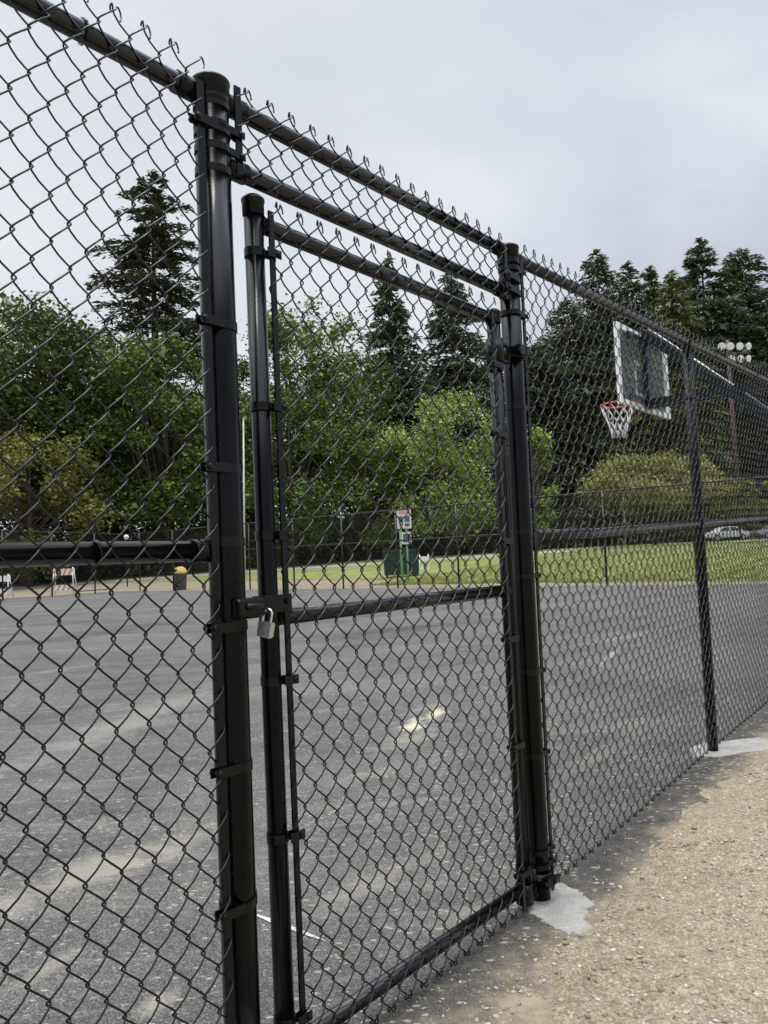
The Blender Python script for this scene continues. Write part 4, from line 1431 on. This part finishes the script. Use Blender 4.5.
# dense dark wood behind everything
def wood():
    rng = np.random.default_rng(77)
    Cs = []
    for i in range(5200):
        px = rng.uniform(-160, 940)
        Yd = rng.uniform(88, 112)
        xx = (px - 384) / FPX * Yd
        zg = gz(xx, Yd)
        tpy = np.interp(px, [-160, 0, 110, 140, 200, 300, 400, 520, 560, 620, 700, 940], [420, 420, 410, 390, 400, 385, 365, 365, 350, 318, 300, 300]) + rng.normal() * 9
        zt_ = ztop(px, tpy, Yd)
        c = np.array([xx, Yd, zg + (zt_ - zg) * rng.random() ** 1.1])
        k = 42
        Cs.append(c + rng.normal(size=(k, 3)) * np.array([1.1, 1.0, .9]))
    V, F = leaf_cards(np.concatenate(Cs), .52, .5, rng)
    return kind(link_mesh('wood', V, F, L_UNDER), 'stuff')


wood()


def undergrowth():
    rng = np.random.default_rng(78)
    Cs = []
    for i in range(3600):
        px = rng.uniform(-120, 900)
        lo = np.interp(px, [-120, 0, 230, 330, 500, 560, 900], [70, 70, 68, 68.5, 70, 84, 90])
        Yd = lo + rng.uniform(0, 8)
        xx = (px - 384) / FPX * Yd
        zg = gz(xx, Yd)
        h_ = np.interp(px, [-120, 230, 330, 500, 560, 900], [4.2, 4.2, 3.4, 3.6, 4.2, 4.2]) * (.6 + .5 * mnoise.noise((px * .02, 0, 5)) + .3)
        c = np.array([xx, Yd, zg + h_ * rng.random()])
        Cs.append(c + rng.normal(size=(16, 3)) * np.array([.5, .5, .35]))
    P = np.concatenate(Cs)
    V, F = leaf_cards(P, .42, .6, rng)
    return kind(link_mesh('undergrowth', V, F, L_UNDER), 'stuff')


undergrowth()

# ------------------------------------------------------------------ light and sky
SUN_EL, SUN_AZ = math.radians(83), math.radians(205)   # azimuth clockwise from +Y
wd = bpy.data.worlds.new('World')
scene.world = wd
wd.use_nodes = True
nt = wd.node_tree
for n_ in list(nt.nodes): nt.nodes.remove(n_)
out = nd(nt, 'ShaderNodeOutputWorld')
sky = nd(nt, 'ShaderNodeTexSky', sky_type='NISHITA')
sky.sun_disc = False; sky.sun_elevation = SUN_EL; sky.sun_rotation = SUN_AZ
bg1 = nd(nt, 'ShaderNodeBackground'); bg1.inputs['Strength'].default_value = .10
nt.links.new(sky.outputs[0], bg1.inputs['Color'])
tc = nd(nt, 'ShaderNodeTexCoord')
sep = nd(nt, 'ShaderNodeSeparateXYZ'); nt.links.new(tc.outputs['Generated'], sep.inputs[0])
zp = mth(nt, 'MAXIMUM', sep.outputs[2], 0.0)
den = mth(nt, 'ADD', zp, .25)
cmb = nd(nt, 'ShaderNodeCombineXYZ')
nt.links.new(mth(nt, 'DIVIDE', sep.outputs[0], den), cmb.inputs[0]); nt.links.new(mth(nt, 'DIVIDE', sep.outputs[1], den), cmb.inputs[1])
c1 = ramp(nt, noi(nt, cmb.outputs[0], .9, 6, .5, .3), [(.43, 0.0), (.59, 1.0)])
c2 = ramp(nt, noi(nt, cmb.outputs[0], 2.6, 5, .5, .2), [(.3, 0.0), (.7, 1.0)])
cf = mth(nt, 'ADD', mth(nt, 'MULTIPLY', c1, .7), mth(nt, 'MULTIPLY', c2, .3))
cc = mixc(nt, cf, (.48, .535, .635), (.84, .88, .935))
# cloud deck: a little brighter to the left and near the horizon, brightest overhead
lr = ramp(nt, mth(nt, 'ADD', mth(nt, 'MULTIPLY', sep.outputs[0], .9), .5, True), [(.0, 1.0), (.45, .5), (1.0, 0.0)])
cc = mixc(nt, mth(nt, 'MULTIPLY', lr, .85), cc, (.91, .93, .95))
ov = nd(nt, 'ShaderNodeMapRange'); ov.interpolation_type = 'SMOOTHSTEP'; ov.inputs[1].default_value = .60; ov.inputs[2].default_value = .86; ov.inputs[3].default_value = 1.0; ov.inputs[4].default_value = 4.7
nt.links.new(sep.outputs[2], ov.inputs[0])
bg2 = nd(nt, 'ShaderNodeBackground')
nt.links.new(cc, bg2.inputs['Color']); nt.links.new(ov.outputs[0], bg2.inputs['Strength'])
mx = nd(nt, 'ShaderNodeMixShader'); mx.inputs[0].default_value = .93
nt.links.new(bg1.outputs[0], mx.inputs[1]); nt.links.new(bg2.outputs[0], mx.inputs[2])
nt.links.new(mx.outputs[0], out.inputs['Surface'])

sd = bpy.data.lights.new('sun', 'SUN')
sd.energy = 1.4; sd.angle = math.radians(12); sd.color = (1.0, .965, .91)
so = bpy.data.objects.new('sun', sd); COL.objects.link(so)
sdir = Vector((math.sin(SUN_AZ) * math.cos(SUN_EL), math.cos(SUN_AZ) * math.cos(SUN_EL), math.sin(SUN_EL)))
so.rotation_euler = sdir.to_track_quat('Z', 'Y').to_euler()

scene.view_settings.view_transform = 'Standard'
scene.view_settings.look = 'None'
scene.view_settings.exposure = 0.0
scene.view_settings.gamma = 1.0
scene.cycles.max_bounces = 6
scene.cycles.transparent_max_bounces = 12
scene.cycles.use_denoising = True
